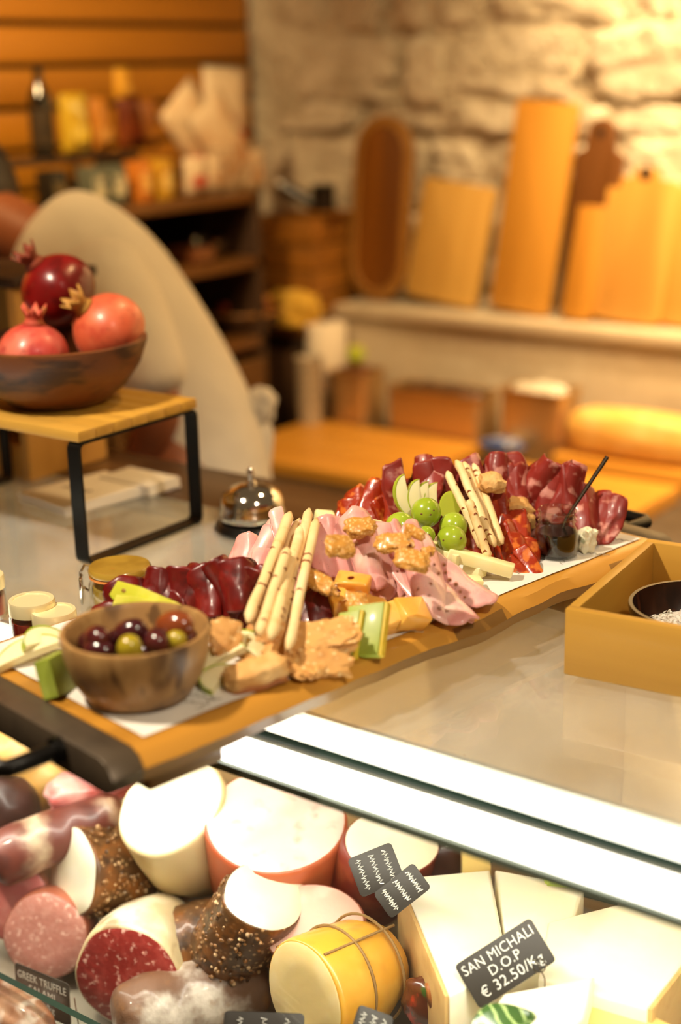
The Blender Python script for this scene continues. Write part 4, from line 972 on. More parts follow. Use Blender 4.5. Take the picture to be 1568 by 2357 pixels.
F_wrap = fm('wrapped_meat', '#8a5436', '#c8a080', '#e8dccc', sc=22, coat=.6)
F_chz = fm('white_cheese', '#f2e8c8', '#f6f0da', None, sc=12)
F_chzr = fm('cheese_rind', '#c8a468', '#b08a50', None, sc=30)
F_chzo = fm('yellow_cheese', '#e8c878', '#efd690', None, sc=14)
M_string = mat('butcher_string', '#8a6a3a', .8)
def log(name, px, py, z, n, r, L_, mb, mf, label, cat, wob=.06, sy=1., seed=0, taper=.8, group=None):
    """sausage or cheese log: n = outward normal of its cut face in the viewer's frame, face centre at the pixel"""
    p = onz(px, py, z); nn = vf(*n).normalized()
    th = thing(name, label, cat, p, lookrot(nn), group)
    prof = [(0, -L_), (r*.45*taper, -L_+.004), (r*.8*taper, -L_+.018), (r*(.5+.5*taper), -L_*.62), (r, -L_*.3), (r, -.006), (r*.985, -.001), (r*.96, 0), (0, 0)]
    me = lathe(prof, 40, wob, seed)
    for v_ in me.vertices: v_.co.y *= sy
    ob('casing', me, mb, th, smooth=60)
    me = lathe([(r*.955, .0003), (r*.93, .0014), (r*.5, .0018), (0, .0018)], 40, wob, seed)
    for v_ in me.vertices: v_.co.y *= sy
    ob('cut_face', me, mf, th, smooth=60)
    return th
M_corn = mat('peppercorn_bits', '#8a5c2c', .5, [('noise', 90, '#d8b484', .5, .62, .9), ('noise', 70, '#2e1a0a', .52, .64, .8)], coat=.3)
def peppercorns(th, r, L_, sy, taper, n, seed):
    rnd = random.Random(seed); bm = bmesh.new()
    for q in range(n):
        a = rnd.uniform(0, 6.283); z = -rnd.uniform(.008, L_*.92); t_ = -z/L_
        rr = r if t_ < .3 else r+(r*(.5+.5*taper)-r)*min(1, (t_-.3)/.32) if t_ < .62 else r*(.5+.5*taper)+(r*.8*taper-r*(.5+.5*taper))*min(1, (t_-.62)/.28)
        s = rnd.uniform(.0014, .0036)
        v_ = bmesh.ops.create_icosphere(bm, subdivisions=1, radius=s)['verts']
        bmesh.ops.scale(bm, vec=(1, 1, rnd.uniform(.6, 1.4)), verts=v_)
        bmesh.ops.translate(bm, vec=(rr*1.0*math.cos(a), rr*1.0*math.sin(a)*sy, z), verts=v_)
    tag(ob('peppercorns', me_from(bm), M_corn, th, smooth=180), kind='stuff')
def capsule(name, A, zA, B, zB, rA, rB, m, label, cat, seed=0, bend=0.):
    a, b = onz(*A, zA), onz(*B, zB); ax = b-a; n = 34; pts, rad = [], []
    for i in range(n+1):
        t_ = i/n; s = abs(t_-.5)*2
        e = math.sqrt(max(.02, 1-max(0, (s-.8)/.2)**2))
        pts.append(ax*t_ + Vector((0, 0, bend*4*t_*(1-t_)))); rad.append((rA+(rB-rA)*t_)*e*(1+.07*noise.noise(Vector((t_*6, seed, 1)))))
    o = ob(name, tube(pts, rad, 20), m, None, a, smooth=180)
    return tag(o, label, cat)
def slab(name, P, z, h, m, label, cat, rind=None, edges=(), bev=.004):
    """block of cheese: top outline given by photo pixels on height z"""
    W = [onz(px, py, z) for px, py in P]; c = sum(W, Vector())/len(W); c.z = z-h/2
    th = thing(name, label, cat, c)
    loc = [(p.x-c.x, p.y-c.y) for p in W]
    ob('paste', prism(loc, h, bev, 3), m, th)
    for k in edges:
        a, b = Vector(loc[k]), Vector(loc[(k+1) % len(loc)]); d = (b-a).normalized(); nrm = Vector((d.y, -d.x))
        if nrm.dot((a+b)/2) < 0: nrm = -nrm
        e = [a+d*.002, b-d*.002, b-d*.002+nrm*.004, a+d*.002+nrm*.004]
        ob('rind', prism([tuple(q) for q in e], h*.97, .0012), rind or F_chzr, th)
    return th
log('truffle_salami', 296, 2252, .808, (-.24, -.96, .06), .063, .13, F_salrind, F_salred, 'cut truffle salami with mouldy white rind behind the black price card', 'salami', .08, seed=1)
log('pink_salami', 104, 2156, .806, (-.12, -.93, .27), .051, .10, F_pinkrind, F_pink, 'cut brownish pink salami log with pale fat specks', 'salami', .05, seed=2)
log('pink_salami', 30, 2078, .822, (-.12, -.93, .27), .047, .09, F_pinkrind, F_pink2, 'smooth rose-pink cut sausage behind the brownish pink one', 'salami', .04, seed=3)
capsule('mould_salami', (262, 2362), .782, (612, 2238), .790, .040, .043, F_mold, 'whole grey-brown salami dusted with white mould lying in front', 'salami', 4)
pv = log('smoked_cheese', 700, 2292, .872, (-.72, -.66, .12), .056, .125, F_prov, F_provf, 'yellow smoked cheese log tied with brown string', 'cheese', .03, seed=5, taper=.9)
for zz in (-.045, -.085):
    ob('string', tube([(.0565*math.cos(a), .0565*math.sin(a), zz) for a in [i*math.pi/20 for i in range(41)]], .0016, 6), M_string, pv)
for a in (1.2, 2.6):
    ob('string', tube([(.0568*math.cos(a), .0568*math.sin(a), -.004-.012*i) for i in range(9)], .0015, 6), M_string, pv)
log('smoked_turkey', 722, 2128, .885, (-.25, -.42, .87), .064, .075, F_pinkrind, F_turk, 'smoked turkey loaf with flat pale pink cut face', 'meat loaf', .10, .72, 6, .95)
p1 = log('peppered_ham', 612, 2058, .910, (.42, -.30, .86), .052, .145, F_crust, F_cream, 'herb-crusted ham with cream face between mortadella and turkey', 'ham', .12, .85, 7, 1.1); peppercorns(p1, .052, .145, .85, 1.1, 420, 3)
p2 = log('peppered_ham', 168, 2008, .870, (-.72, -.62, .30), .050, .17, F_crust, F_cream, 'peppercorn-crusted ham with pale cut face above the pink sausages', 'ham', .12, 1.05, 8, 1.15); peppercorns(p2, .050, .17, 1.05, 1.15, 520, 4)
capsule('peppered_ham', (350, 2205), .80, (560, 2160), .82, .050, .052, F_crust, 'dark reddish crusted ham piece behind the mouldy salami', 'ham', 9)
log('mortadella', 635, 1885, .950, (.02, -.34, .94), .081, .15, F_mortr, F_mort, 'large upright mortadella half with pale speckled cut face', 'mortadella', .02, .95, 10, .95)
log('cheese_half', 392, 1850, .955, (-.25, -.45, .86), .062, .14, F_creamr, F_cream, 'cream coloured cheese wheel half beside the mortadella', 'cheese', .05, 1.1, 11, .95)
capsule('cured_leg', (-30, 1990), .880, (285, 1855), .915, .034, .028, F_leg, 'long cured leg with white fat streak lying under the board end', 'cured meat', 12)
tag(ob('netted_ham', lump(.17, .12, .13, .12, 2.5, 3, 4), F_net, None, onz(70, 1765, .915), vrot(0, 10, 20), 180), 'large golden netted ham at the back under the board', 'ham')
tag(ob('dark_loaf', lump(.09, .08, .10, .08, 2, 5, 4), F_dark, None, onz(10, 1870, .895), vrot(0, 0, 20), 180), 'dark brown smoked loaf beside the golden netted ham', 'meat loaf')
tag(ob('rose_ham', lump(.11, .06, .055, .25, 2.4, 8, 4, .3), F_rose, None, onz(205, 1822, .930), vrot(10, -10, 16), 180), 'piece of rose-pink ham with white fat above the cured leg', 'ham')
log('red_rind_ham', 905, 1935, .940, (.22, -.40, .88), .058, .13, fm('red_spice_rind', '#7a2a18', '#a0502c', None, sc=30), F_cream, 'cream-faced cut ham with red spiced rind behind the price cards', 'ham', .10, .8, 13, 1.)
capsule('wrapped_sausage', (715, 2035), .855, (830, 1955), .900, .040, .038, F_wrap, 'brown sausage wrapped in shiny film beside the mortadella', 'sausage', 14)
tag(ob('dark_loaf', lump(.10, .08, .09, .1, 2, 15, 4), F_dark, None, onz(1015, 1955, .90), vrot(0, 0, 20), 180), 'dark smoked loaf behind the red-rind ham', 'meat loaf')
slab('cheese_block', [(922, 2020), (1128, 2000), (1172, 2225), (1035, 2292)], .930, .11, F_chz, 'tall white cheese block with tan rind behind the smoked cheese', 'cheese', F_chzr, (3,))
slab('cheese_block', [(1140, 2000), (1345, 2035), (1310, 2165), (1165, 2185)], .925, .11, F_chz, 'white cheese block in the back row beside the herbs', 'cheese')
slab('cheese_block', [(1262, 2120), (1420, 2080), (1640, 2130), (1490, 2322), (1240, 2250)], .930, .10, F_chz, 'broad white cheese wedge with thin tan rind next to green leaves', 'cheese', F_chzr, (2,))
slab('cheese_block', [(1060, 2420), (1160, 2285), (1370, 2245), (1345, 2340), (1250, 2430)], .940, .10, F_chz, 'pale cheese wedge in film carrying the upright price card', 'cheese')
slab('cheese_block', [(1330, 2420), (1350, 2310), (1480, 2322), (1640, 2400), (1600, 2470)], .915, .09, F_chzo, 'yellow cheese wedge in the front row beside the white wedges', 'cheese', F_chzr, (1,))
slab('cheese_block', [(1420, 1990), (1600, 2000), (1660, 2090), (1440, 2075)], .925, .12, F_chz, 'white cheese block at the back behind the broad wedge', 'cheese')
slab('cheese_block', [(1050, 1890), (1120, 1880), (1130, 1960), (1065, 1965)], .925, .12, F_chzo, 'narrow yellow cheese block at the back of the deck', 'cheese')
tag(ob('red_pepper_pack', lump(.09, .05, .07, .15, 2, 4, 4, .3), mat('pepper_pack', '#5a2a14', .25, [('noise', 30, '#b8301c', .52, .62, .9), ('noise', 26, '#3a5a1c', .55, .65, .9)], coat=.6), None, onz(1030, 2310, .86), vrot(0, 0, -20), 180), 'shiny pack with red and green peppers between the cheeses', 'pack')
tag(ob('sausage_stick', tube([(0, 0, 0), (.05, .01, .004), (.095, .03, .004)], [.012, .014, .011], 14), fm('brown_stick', '#9a5a24', '#b87838', None), None, onz(985, 2292, .885), YR, 180), 'short brown smoked cheese stick behind the price card', 'cheese')
def leaf(px, py, z, L_, W, rot, label, m, bend=8):
    v, f = [], []; n = 12; k = 4
    for i in range(n+1):
        t_ = i/n; wv = W*math.sin(math.pi*min(1, t_*.97+.02))**.8
        for j in range(-k, k+1): v.append((t_*L_, j/k*wv/2, .012*abs(j/k)*(1-t_*.4) + math.sin(t_*math.pi)*.012 + .002*noise.noise(Vector((i, j, 3.)))))
    for i in range(n):
        for j in range(2*k): a = i*(2*k+1)+j; f.append((a, a+1, a+2*k+2, a+2*k+1))
    o = solid(ob('garnish_leaf', pyme(v, f), m, None, onz(px, py, z), vrot(*rot), 180), .001)
    return tag(o, label, 'leaf')
M_leafd = mat('dark_leaf', '#2e4a1c', .3, [('wave', 30, '#9fb070', .75, .95, .7), ('noise', 30, '#1c3010', .5, .7, .5)], coat=.4)
M_leafl = mat('light_leaf', '#5f9a2e', .35, [('noise', 30, '#86b84a', .45, .7, .6)], coat=.3)
leaf(1085, 2440, .945, .07, .045, (0, -10, 30), 'dark green veined leaf tucked under the price card wedge', M_leafd)
leaf(1010, 2298, .89, .04, .025, (0, 0, 20), 'small bright leaf between smoked cheese and white block', M_leafl)
leaf(1500, 2300, .88, .10, .07, (0, -10, 20), 'light green lettuce leaf beside the broad white wedge', M_leafl)
leaf(1130, 1985, .94, .05, .03, (0, 0, -10), 'dark herb sprig leaf in front of the back row cheese', M_leafd)
th = thing('lime_wedge', 'lime wedge lying on the white cheese under the lamp', 'lime', onz(1300, 2032, .94), vrot(0, 0, -10))
ob('flesh', prism([(-.018*math.cos(math.pi*i/12), .012*math.sin(math.pi*i/12)) for i in range(13)], .012, .002), M_melonf, th)
ob('peel', tube([(-.018*math.cos(math.pi*i/12), .012*math.sin(math.pi*i/12), 0) for i in range(13)], .003, 8), M_applesk, th)
tag(ob('wrapped_sausage', lump(.15, .055, .055, .1, 2, 21, 4), F_wrap, None, onz(10, 2325, .770), Euler((0, 0, .05)), 180), 'pale film-wrapped sausage at the foot of the truffle card', 'sausage')
# ---- price cards
M_chalk = mat('chalk_ink', '#cfcbc0', .8)
M_board = mat('price_card', '#2a241c', .55)
def text_me(s, size):
    cu = bpy.data.curves.new('t', 'FONT'); cu.body = s; cu.size = size; cu.align_x = 'CENTER'; cu.align_y = 'CENTER'; cu.extrude = .0001; cu.resolution_u = 3
    cu.space_character = 1.05
    o = bpy.data.objects.new('t', cu); COL.objects.link(o); bpy.context.view_layer.update()
    me = bpy.data.meshes.new_from_object(o.evaluated_get(bpy.context.evaluated_depsgraph_get()))
    bpy.data.objects.remove(o); bpy.data.curves.remove(cu)
    return me
def card(c, rot, w_, h_, lines, label, wire=None, vertical=False):
    th = thing('price_card', label, 'price card', c, rot)
    ob('plate', prism(rrect(w_, h_, .004), .0012, .0003), M_board, th)
    for (s, y, size) in lines:
        me = text_me(s, size); xs = [v_.co.x for v_ in me.vertices]; wd = max(xs)-min(xs)
        lim = (h_ if vertical else w_)*.9
        o = ob('lettering', me, M_chalk, th, (0, y, .0008), smooth=0)
        if wd > lim: o.scale = (lim/wd, 1, 1)
        if vertical: o.rotation_euler = (0, 0, R(90)); o.location = (y, 0, .0008)
    if wire: 
        ob('wire_holder', tube(wire, .0007, 6), M_chrome, th)
    return th
def facing(roll, tilt=0, pan=0): return CROT @ Matrix.Rotation(R(roll), 3, 'Z') @ Matrix.Rotation(R(tilt), 3, 'X') @ Matrix.Rotation(R(pan), 3, 'Y')
ring = [(.026+.006*math.sin(a), -.018+.006*math.cos(a), .0022) for a in [i*math.pi/8 for i in range(17)]]
c = atd(1163, 2217, 1.315)
card(c, facing(32.5, -22), .0835, .0445, [('SAN MICHALI', .0125, .0135), ('D.O.P', .0005, .0130), ('€ 32.50/Kg', -.0125, .0140)], 'black chalk price card reading San Michali on a wire', ring + [(.024, -.03, .002), (.004, -.062, .001)])
c = ony(98, 2288, .8640)
card(c, Euler((R(84), 0, 0)).to_matrix() @ Matrix.Rotation(R(4), 3, 'Z'), .086, .050, [('GREEK TRUFFLE', .0135, .0125), ('SALAMI', .0005, .0125), ('€     /kg', -.0145, .0110)], 'black chalk price card reading Greek Truffle Salami by the glass', [(.058, -.03, .001), (.053, .004, .001), (.052, .012, .001)])
sq = lambda n: ''.join(random.Random(n+q).choice('mnuwiv') for q in range(7))
def scribble_card(c, rot, w_, h_, label, nl=3):
    th = thing('price_card', label, 'price card', c, rot)
    ob('plate', prism(rrect(w_, h_, .004), .0012, .0003), M_board, th)
    for k in range(nl):
        x = -w_/2 + w_*(k+.7)/(nl+.4); pts = []
        for i in range(26): pts.append((x+.0032*math.sin(i*2.4+k), -h_*.38+h_*.76*i/25, .0009))
        ob('lettering', tube(pts, .00055, 4), M_chalk, th, smooth=0)
    return th
scribble_card(atd(866, 2002, 1.42), facing(22, -18), .047, .040, 'black chalk price card leaning behind another small card')
scribble_card(atd(926, 2050, 1.40), facing(38, -18), .050, .030, 'small black chalk price card in front of the white cheese block')
scribble_card(atd(1378, 2046, 1.53), facing(-14, -60), .062, .034, 'black price card lying flat on white cheese below the lamp')
scribble_card(onz(606, 2388, .90), facing(-2, -20), .074, .044, 'black price card at the foot of the mouldy salami')
scribble_card(onz(850, 2382, .91), facing(-20, -20), .034, .044, 'narrow black price card at the foot of the smoked cheese')
# ================================================================== BACK WORKTABLE THINGS
M_orb = wood('orange_board', '#d29438', '#b87a24', '#dca64c', axis=0, rough=.4, scale=.35, streak=.35)
def wboard(x0, x1, y0, y1, label):
    t = thing('chopping_board', label, 'chopping board', ((x0+x1)/2, (y0+y1)/2, ZW))
    n = 5; w_ = (y1-y0)/n
    for k in range(n): ob('stave', box(x1-x0, w_-.0006, .035, (0, -(y1-y0)/2+w_*(k+.5), .0176), bev=.002), M_orb, t)
    return t
wboard(-2.16, -1.66, 2.40, 2.78, 'large orange wooden chopping board behind the person')
wboard(-1.56, -1.13, 2.41, 2.69, 'second orange wooden chopping board under the bread loaf side')
M_gn = mat('pan_steel', '#d8b684', .38, metal=.85)
def pan(px, py, w_, d_, h_, label, fill=None, fc=None):
    p = ony(px, py, 2.83); p = Vector((p.x, 2.845, ZW))
    t = thing('steel_pan', label, 'pan', p)
    n = rrect(w_, d_, .02, 4); m_ = rrect(w_-.006, d_-.006, .017, 4); v, f = [], []
    N_ = len(n)
    for (pts, z) in ((n, 0), (n, h_), (rrect(w_+.014, d_+.014, .026, 4), h_+.001), (rrect(w_+.014, d_+.014, .026, 4), h_+.004), (m_, h_+.003), (m_, .006)):
        v += [(x, y, z) for x, y in pts]
    for i in range(5):
        for k in range(N_): f.append((i*N_+k, i*N_+(k+1) % N_, (i+1)*N_+(k+1) % N_, (i+1)*N_+k))
    f.append(tuple(range(N_))[::-1]); f.append(tuple(range(5*N_, 6*N_)))
    ob('pan_body', pyme(v, f), M_gn, t, smooth=40)
    if fill: ob('contents', lump(w_*.9, d_*.85, h_*.5, .2, 3, int(px), 4, .4), fill, t, (0, 0, h_*.86), smooth=180)
    return t, p
F_film = mat('cling_film', '#d8d0c0', .12, coat=.8, bump=[('noise', 30, .8, .01)])
t, p = pan(815, 900, .115, .10, .155, 'small steel pan with a lime half', mat('brown_relish', '#6a3c14', .5))
lm = thing('lime_half', 'bright yellow-green lime half in the small steel pan', 'lime', (p.x+.012, p.y-.02, ZW+.20))
ob('peel', lump(.05, .048, .044, .04, 2, 3, 3), M_applesk, lm, smooth=180); ob('pulp', lathe([(0, .0205), (.02, .0205), (.021, .017)], 20), mat('lime_pulp', '#d0d020', .4), lm)
pan(1012, 925, .265, .10, .135, 'long shallow steel pan between two other pans', mat('dark_relish', '#4a2c14', .4, coat=.3))
pan(1238, 930, .165, .10, .165, 'deep steel pan covered with shiny film', F_film)
lp = onz(1450, 985, ZW+.05)
th = thing('bread_loaf', 'long pale golden loaf lying at the back of the worktop', 'bread', Vector((lp.x+.125, 2.80, ZW)))
ob('loaf', lump(.36, .135, .11, .03, 2, 2, 4, .45), mat('loaf_crust', '#e2b45e', .5, [('noise', 20, '#f0cf88', .45, .7, .7)], coat=.1), th, (0, 0, .054+.050), smooth=180)
ob('tray', box(.34, .14, .050, (0, 0, .0255), bev=.004), M_orb, th)
tag(ob('blue_cloth', lump(.10, .07, .028, .25, 2.5, 4, 4), mat('blue_fabric', '#3a4f8a', .8, [('noise', 40, '#c8c4c8', .5, .6, .8)]), None, (lp.x-.185, 2.755, ZW+.049), (0, 0, .3), 180), 'crumpled blue and white cloth between the chopping boards', 'cloth')
# paper roll stand, cup stack, yellow bag
rp = Vector((-2.075, 2.62, ZW))
p_ = ony(752, 800, 2.86); p_.z = 0
base = Vector((p_.x, 2.86, ZW))
t = thing('paper_roll_holder', 'white paper roll on an upright stand beside the pans', 'paper roll', base)
ob('foot', lathe([(0, 0), (.045, 0), (.045, .012), (.03, .016), (0, .016)], 32), M_alu, t)
ob('post', lathe([(0, .014), (.020, .014), (.024, .06), (.012, .075), (.012, .285), (0, .287)], 24), M_alu, t)
ob('roll', lathe([(.013, .095), (.048, .095), (.052, .100), (.052, .262), (.048, .267), (.013, .267)], 36), mat('paper_roll', '#ecdfcc', .8), t, smooth=50)
q = ony(672, 860, 2.80); cups = thing('cup_stack', 'tall stack of clear plastic cups beside the paper roll', 'cups', Vector((max(q.x, -2.135), 2.74, ZW)))
for k in range(6):
    ob('cup', lathe([(.026, .0), (.034, .09), (.036, .091), (.033, .088), (.0245, .002), (0, .002)], 24), mat('clear_plastic', '#a89a86', .15, coat=.5), cups, (0, 0, .022*k))
yb = ony(705, 670, 2.96)
# wooden drawer chest and wrap on a bracket in the corner
CB = thing('corner_cabinet', 'narrow brown wooden cabinet in the corner beside the ledge', 'cabinet', (-2.385, 2.93, 0))
ob('body', box(.36, .24, 1.10, (0, 0, .55), bev=.004), M_dkwood, CB)
ob('top', box(.38, .26, .02, (0, 0, 1.11), bev=.003), wood('cabinet_top', '#7a5226', '#4a2e10', None, axis=0), CB)
for k in range(3): 
    d_ = ob('drawer', box(.33, .014, .30, (0, -.127, .25+.33*k), bev=.003), M_dkwood, CB); ob('knob', lump(.02, .02, .02, 0, 1, 0, 2), M_alu, d_, (0, -.142, .25+.33*k))
cc = ony(712, 560, 2.93)
cr = thing('slatted_box', 'brown slatted wooden box standing on the corner cabinet', 'box', (-2.315, 2.95, 1.12))
M_slat = wood('slat_wood', '#9a6420', '#5e3a10', '#b07c34', axis=0, rough=.5, scale=.6)
for k in range(4): 
    ob('slat', box(.215, .010, .062, (0, -.085, .035+.067*k), bev=.002), M_slat, cr)
    ob('side_slat', box(.010, .16, .062, (.1025, 0, .035+.067*k), bev=.002), M_slat, cr)
    ob('side_slat', box(.010, .16, .062, (-.1025, 0, .035+.067*k), bev=.002), M_slat, cr)
ob('floor_panel', box(.20, .16, .008, (0, 0, .004)), M_slat, cr); ob('back_panel', box(.215, .008, .27, (0, .084, .135)), M_slat, cr)
g = thing('kitchen_utensil', 'dark rod-shaped utensil lying across the slatted wooden box', 'utensil', (-2.30, 2.95, 1.43), Euler((0, R(62), R(200))))
ob('barrel', lathe([(0, -.10), (.020, -.10), (.022, -.06), (.016, 0), (.021, .05), (.020, .06), (0, .06)], 24), mat('grinder_wood', '#241810', .4, coat=.3), g)
ob('cap', lathe([(0, .06), (.018, .061), (.020, .075), (.010, .09), (0, .092)], 24), M_alu, g)
g = thing('round_tin', 'small dark tin standing on the slatted wooden box', 'tin', (-2.235, 2.95, 1.40))
ob('can', lathe([(0, 0), (.030, 0), (.030, .06), (0, .06)], 28), mat('tin_dark', '#2a2018', .4, metal=.4), g); ob('lid', lathe([(.031, .055), (.031, .066), (0, .067)], 28), M_black, g)
ob('rest', box(.10, .10, .006, (0, 0, -.003)), M_slat, g)
bg = thing('yellow_bag', 'crumpled yellow paper bag slumped on the corner cabinet before the slatted box', 'paper bag', Vector((-2.255, 2.835, 1.122)))
ob('bag', lump(.17, .07, .09, .22, 2.2, 12, 4, .35), mat('yellow_paper', '#d0a43a', .7, [('noise', 20, '#e2c060', .45, .7, .7)], bump=[('noise', 25, .6, .01)]), bg, (0, 0, .045), smooth=60)
ob('fold', lump(.16, .03, .03, .2, 2.2, 4, 3, .3), mat('yellow_paper', '#d0a43a'), bg, (0, -.055, .02), smooth=60)
# ================================================================== CUTTING BOARDS ON THE LEDGE
def stadium(w_, h, n=12):
    r = w_/2; return [(r*math.cos(math.pi*i/n), h-r+r*math.sin(math.pi*i/n)) for i in range(n+1)] + [(-r*math.cos(math.pi*i/n), r-r*math.sin(math.pi*i/n)) for i in range(n+1)]
def rr_up(w_, h, r=.012): return [(x, y+h/2) for x, y in rrect(w_, h, r)]
def neck(w_, h, hw, hh):
    a = [(x, y) for x, y in rr_up(w_, h, .02)]
    top = [(hw/2, h-.001), (hw/2, h+hh*.55)] + [(hw/2*math.cos(math.pi*i/8), h+hh*.55+hh*.45*math.sin(math.pi*i/8)) for i in range(9)] + [(-hw/2, h-.001)]
    k = max(range(len(a)), key=lambda i: (a[i][1] > h-.0005)*(10+a[i][0]))
    right = [p for p in a[:6]]; left = a[6:]
    return right + top + left
def cutboard(px, py, kind, wpx, hpx, roll, cols, label, th_=.018, yoff=0., nx=None):
    b = onz(px, py, ZL); m_ = mpp(b); w_, h = wpx*m_, hpx*m_/1.0
    b.y = YL+.075+yoff
    d = ray(px, py); s = b.y/d.y; b.x = CAM.x+d.x*s; b.z = ZL+.0015
    lean = math.asin(min(.30, (YB-.045-th_-b.y)/h))
    rot = Euler((math.pi/2-lean, 0, 0)).to_matrix() @ Matrix.Rotation(R(roll), 3, 'Z')
    t = thing('cutting_board', label, 'cutting board', b, Matrix.Rotation(R(nx or 0), 3, 'Z') @ rot)
    m = wood('board_'+label.split()[0]+str(px), cols[0], cols[1], cols[2], axis=1, rough=.45, scale=.5, streak=.6)
    if kind == 'oval': out = stadium(w_, h)
    elif kind == 'neck': out = neck(w_, h*.84, w_*.55, h*.16)
    elif kind == 'nub': out = neck(w_, h*.92, w_*.35, h*.08)
    else: out = rr_up(w_, h)
    ob('plank', prism(out, th_, .003), m, t, (0, w_/2*abs(math.sin(R(roll)))+.002, 0))
    z1 = th_/2+.0004; y1 = w_/2*abs(math.sin(R(roll)))+.002
    if kind == 'oval':
        inn = [(x*.74, (y-h/2)*.88+h/2) for x, y in out]
        ob('hollow', prism(inn, .003, .001), wood('hollow_wood', '#8a5216', '#5a300a', None, axis=1, scale=.5), t, (0, y1, z1))
        ob('rim', tube([(x*.80, (y-h/2)*.90+h/2, 0) for x, y in out+out[:1]], .005, 8), m, t, (0, y1, z1))
    if kind in ('neck', 'nub'):
        hh = h*(.93 if kind == 'neck' else .955)
        ob('hole', lathe([(0, 0), (w_*.09, 0), (w_*.09, .001), (0, .001)], 20), mat('hole_dark', '#2a1606', .8), t, (0, hh+y1, z1))
    return t
W1 = ('#9a6a2c', '#744716', '#aa7c3a'); W2 = ('#d0a456', '#b5863c', '#dcb46a'); W3 = ('#c98f38', '#a86e20', '#d49e48'); W4 = ('#754820', '#4c2a0e', '#865a2c'); W5 = ('#d29a4a', '#b57e34', '#dcaa5e')
cutboard(868, 682, 'oval', 150, 400, -1, W1, 'oval dished dark wooden board standing first from the corner')
cutboard(1012, 694, 'rect', 185, 262, -7, W2, 'short pale rectangular board tilted beside the oval one')
cutboard(1195, 712, 'rect', 150, 455, -5, W3, 'tallest plain wooden board reaching highest on the stone wall', yoff=-.01)
cutboard(1347, 724, 'neck', 118, 432, -3, W4, 'dark handled paddle board behind the tallest board', yoff=.022)
cutboard(1438, 742, 'nub', 172, 345, -3, W5, 'wide peach coloured board with short hanging nub', yoff=-.014)
cutboard(1325, 722, 'rect', 70, 290, -3, W3, 'narrow plain board between the tallest and the peach board', yoff=-.026)
cutboard(1585, 752, 'rect', 140, 310, -3, W5, 'plain peach coloured board last along the ledge', yoff=.0)
# ================================================================== SHELF UNIT ON THE PLANK WALL
SX = -2.20; SY0, SY1 = 1.55, 2.665
unit = thing('shelf_unit', 'dark brown open shelf unit against the plank wall', 'shelf unit', ((XL+SX)/2+.01, (SY0+SY1)/2, 0))
sd = SX-XL-.03; sl = SY1-SY0
for zz in (1.462, 1.308, 1.115, .75, .30): ob('shelf', box(sd, sl-.004, .024, (0, 0, zz), bev=.002), wood('shelf_wood', '#6a431a', '#3e240a', '#845a28', axis=1), unit)
for s in (-1, 1): ob('side_panel', box(sd, .024, 1.474, (0, s*(sl/2-.012), .737), bev=.002), M_dkwood, unit)
ob('back_panel', box(.010, sl, 1.474, (-sd/2+.005, 0, .737)), M_dkwood, unit)
ob('divider', box(sd-.01, .02, .34, (0, .02, 1.285)), M_dkwood, unit)
def onshelf(px, py, z=1.474, x=SX-.09):
    p = onx(px, py, x); return Vector((x, p.y, z))
def packet(px, py, w_, h, d_, rot, cols, label, z=1.474, x=SX-.09, seed=0, cat='packet', group=None):
    p = onshelf(px, py, z, x)
    t = thing('snack_packet' if cat == 'packet' else 'box_packet', label, cat, p, Euler([R(a) for a in rot]), group)
    n, k = 14, 8; v, f = [], []
    for s in (1, -1):
        for i in range(n+1):
            for j in range(k+1):
                y, x_ = i/n, j/k*2-1
                puff = (1-abs(x_)**3)*(math.sin(math.pi*min(1, max(0, y)))**.45)
                v.append((x_*w_/2*(1-.04*math.sin(math.pi*y)), s*d_/2*puff*(1+.25*noise.noise(Vector((x_*2, y*3, seed+s)))), y*h))
    o_ = (n+1)*(k+1)
    for s in range(2):
        for i in range(n):
            for j in range(k): a = s*o_+i*(k+1)+j; f.append((a, a+1, a+k+2, a+k+1))
    me = pyme(v, f); bm = bmesh.new(); bm.from_mesh(me); bmesh.ops.remove_doubles(bm, verts=bm.verts, dist=1e-5); bmesh.ops.recalc_face_normals(bm, faces=bm.faces); bm.to_mesh(me); bm.free()
    ob('pouch', me, mat('pouch_'+cols[0], cols[0], .4, [('noise', 14, cols[1], .55, .62, .9)], coat=.2), t, smooth=180)
    ob('label_print', prism(rrect(w_*.6, h*.28, .01), .002), mat('print_'+cols[2], cols[2], .5, [('noise', 30, cols[1], .5, .6, .8)]), t, (0, -d_/2*.98, h*.35), (math.pi/2, 0, 0))
    return t
def bottle(px, py, r, h, cols, label, z=1.474, x=SX-.08, group=None):
    p = onshelf(px, py, z, x); t = thing('bottle', label, 'bottle', p, None, group)
    ob('glass', lathe([(0, 0), (r*.95, 0), (r, .004), (r, h*.6), (r*.85, h*.7), (r*.36, h*.82), (r*.34, h*.95), (0, h*.95)], 24), mat('bottle_'+cols[0], cols[0], .15, coat=.5), t, smooth=50)
    ob('label', lathe([(r*1.01, h*.12), (r*1.02, h*.13), (r*1.02, h*.52), (r*1.01, h*.53)], 24), mat('lab_'+cols[1], cols[1], .6, [('noise', 60, cols[2], .52, .6, .8)]), t)
    ob('cap', lathe([(r*.38, h*.93), (r*.38, h), (0, h)], 16), mat('cap_'+cols[2], cols[2], .4), t)
    return t
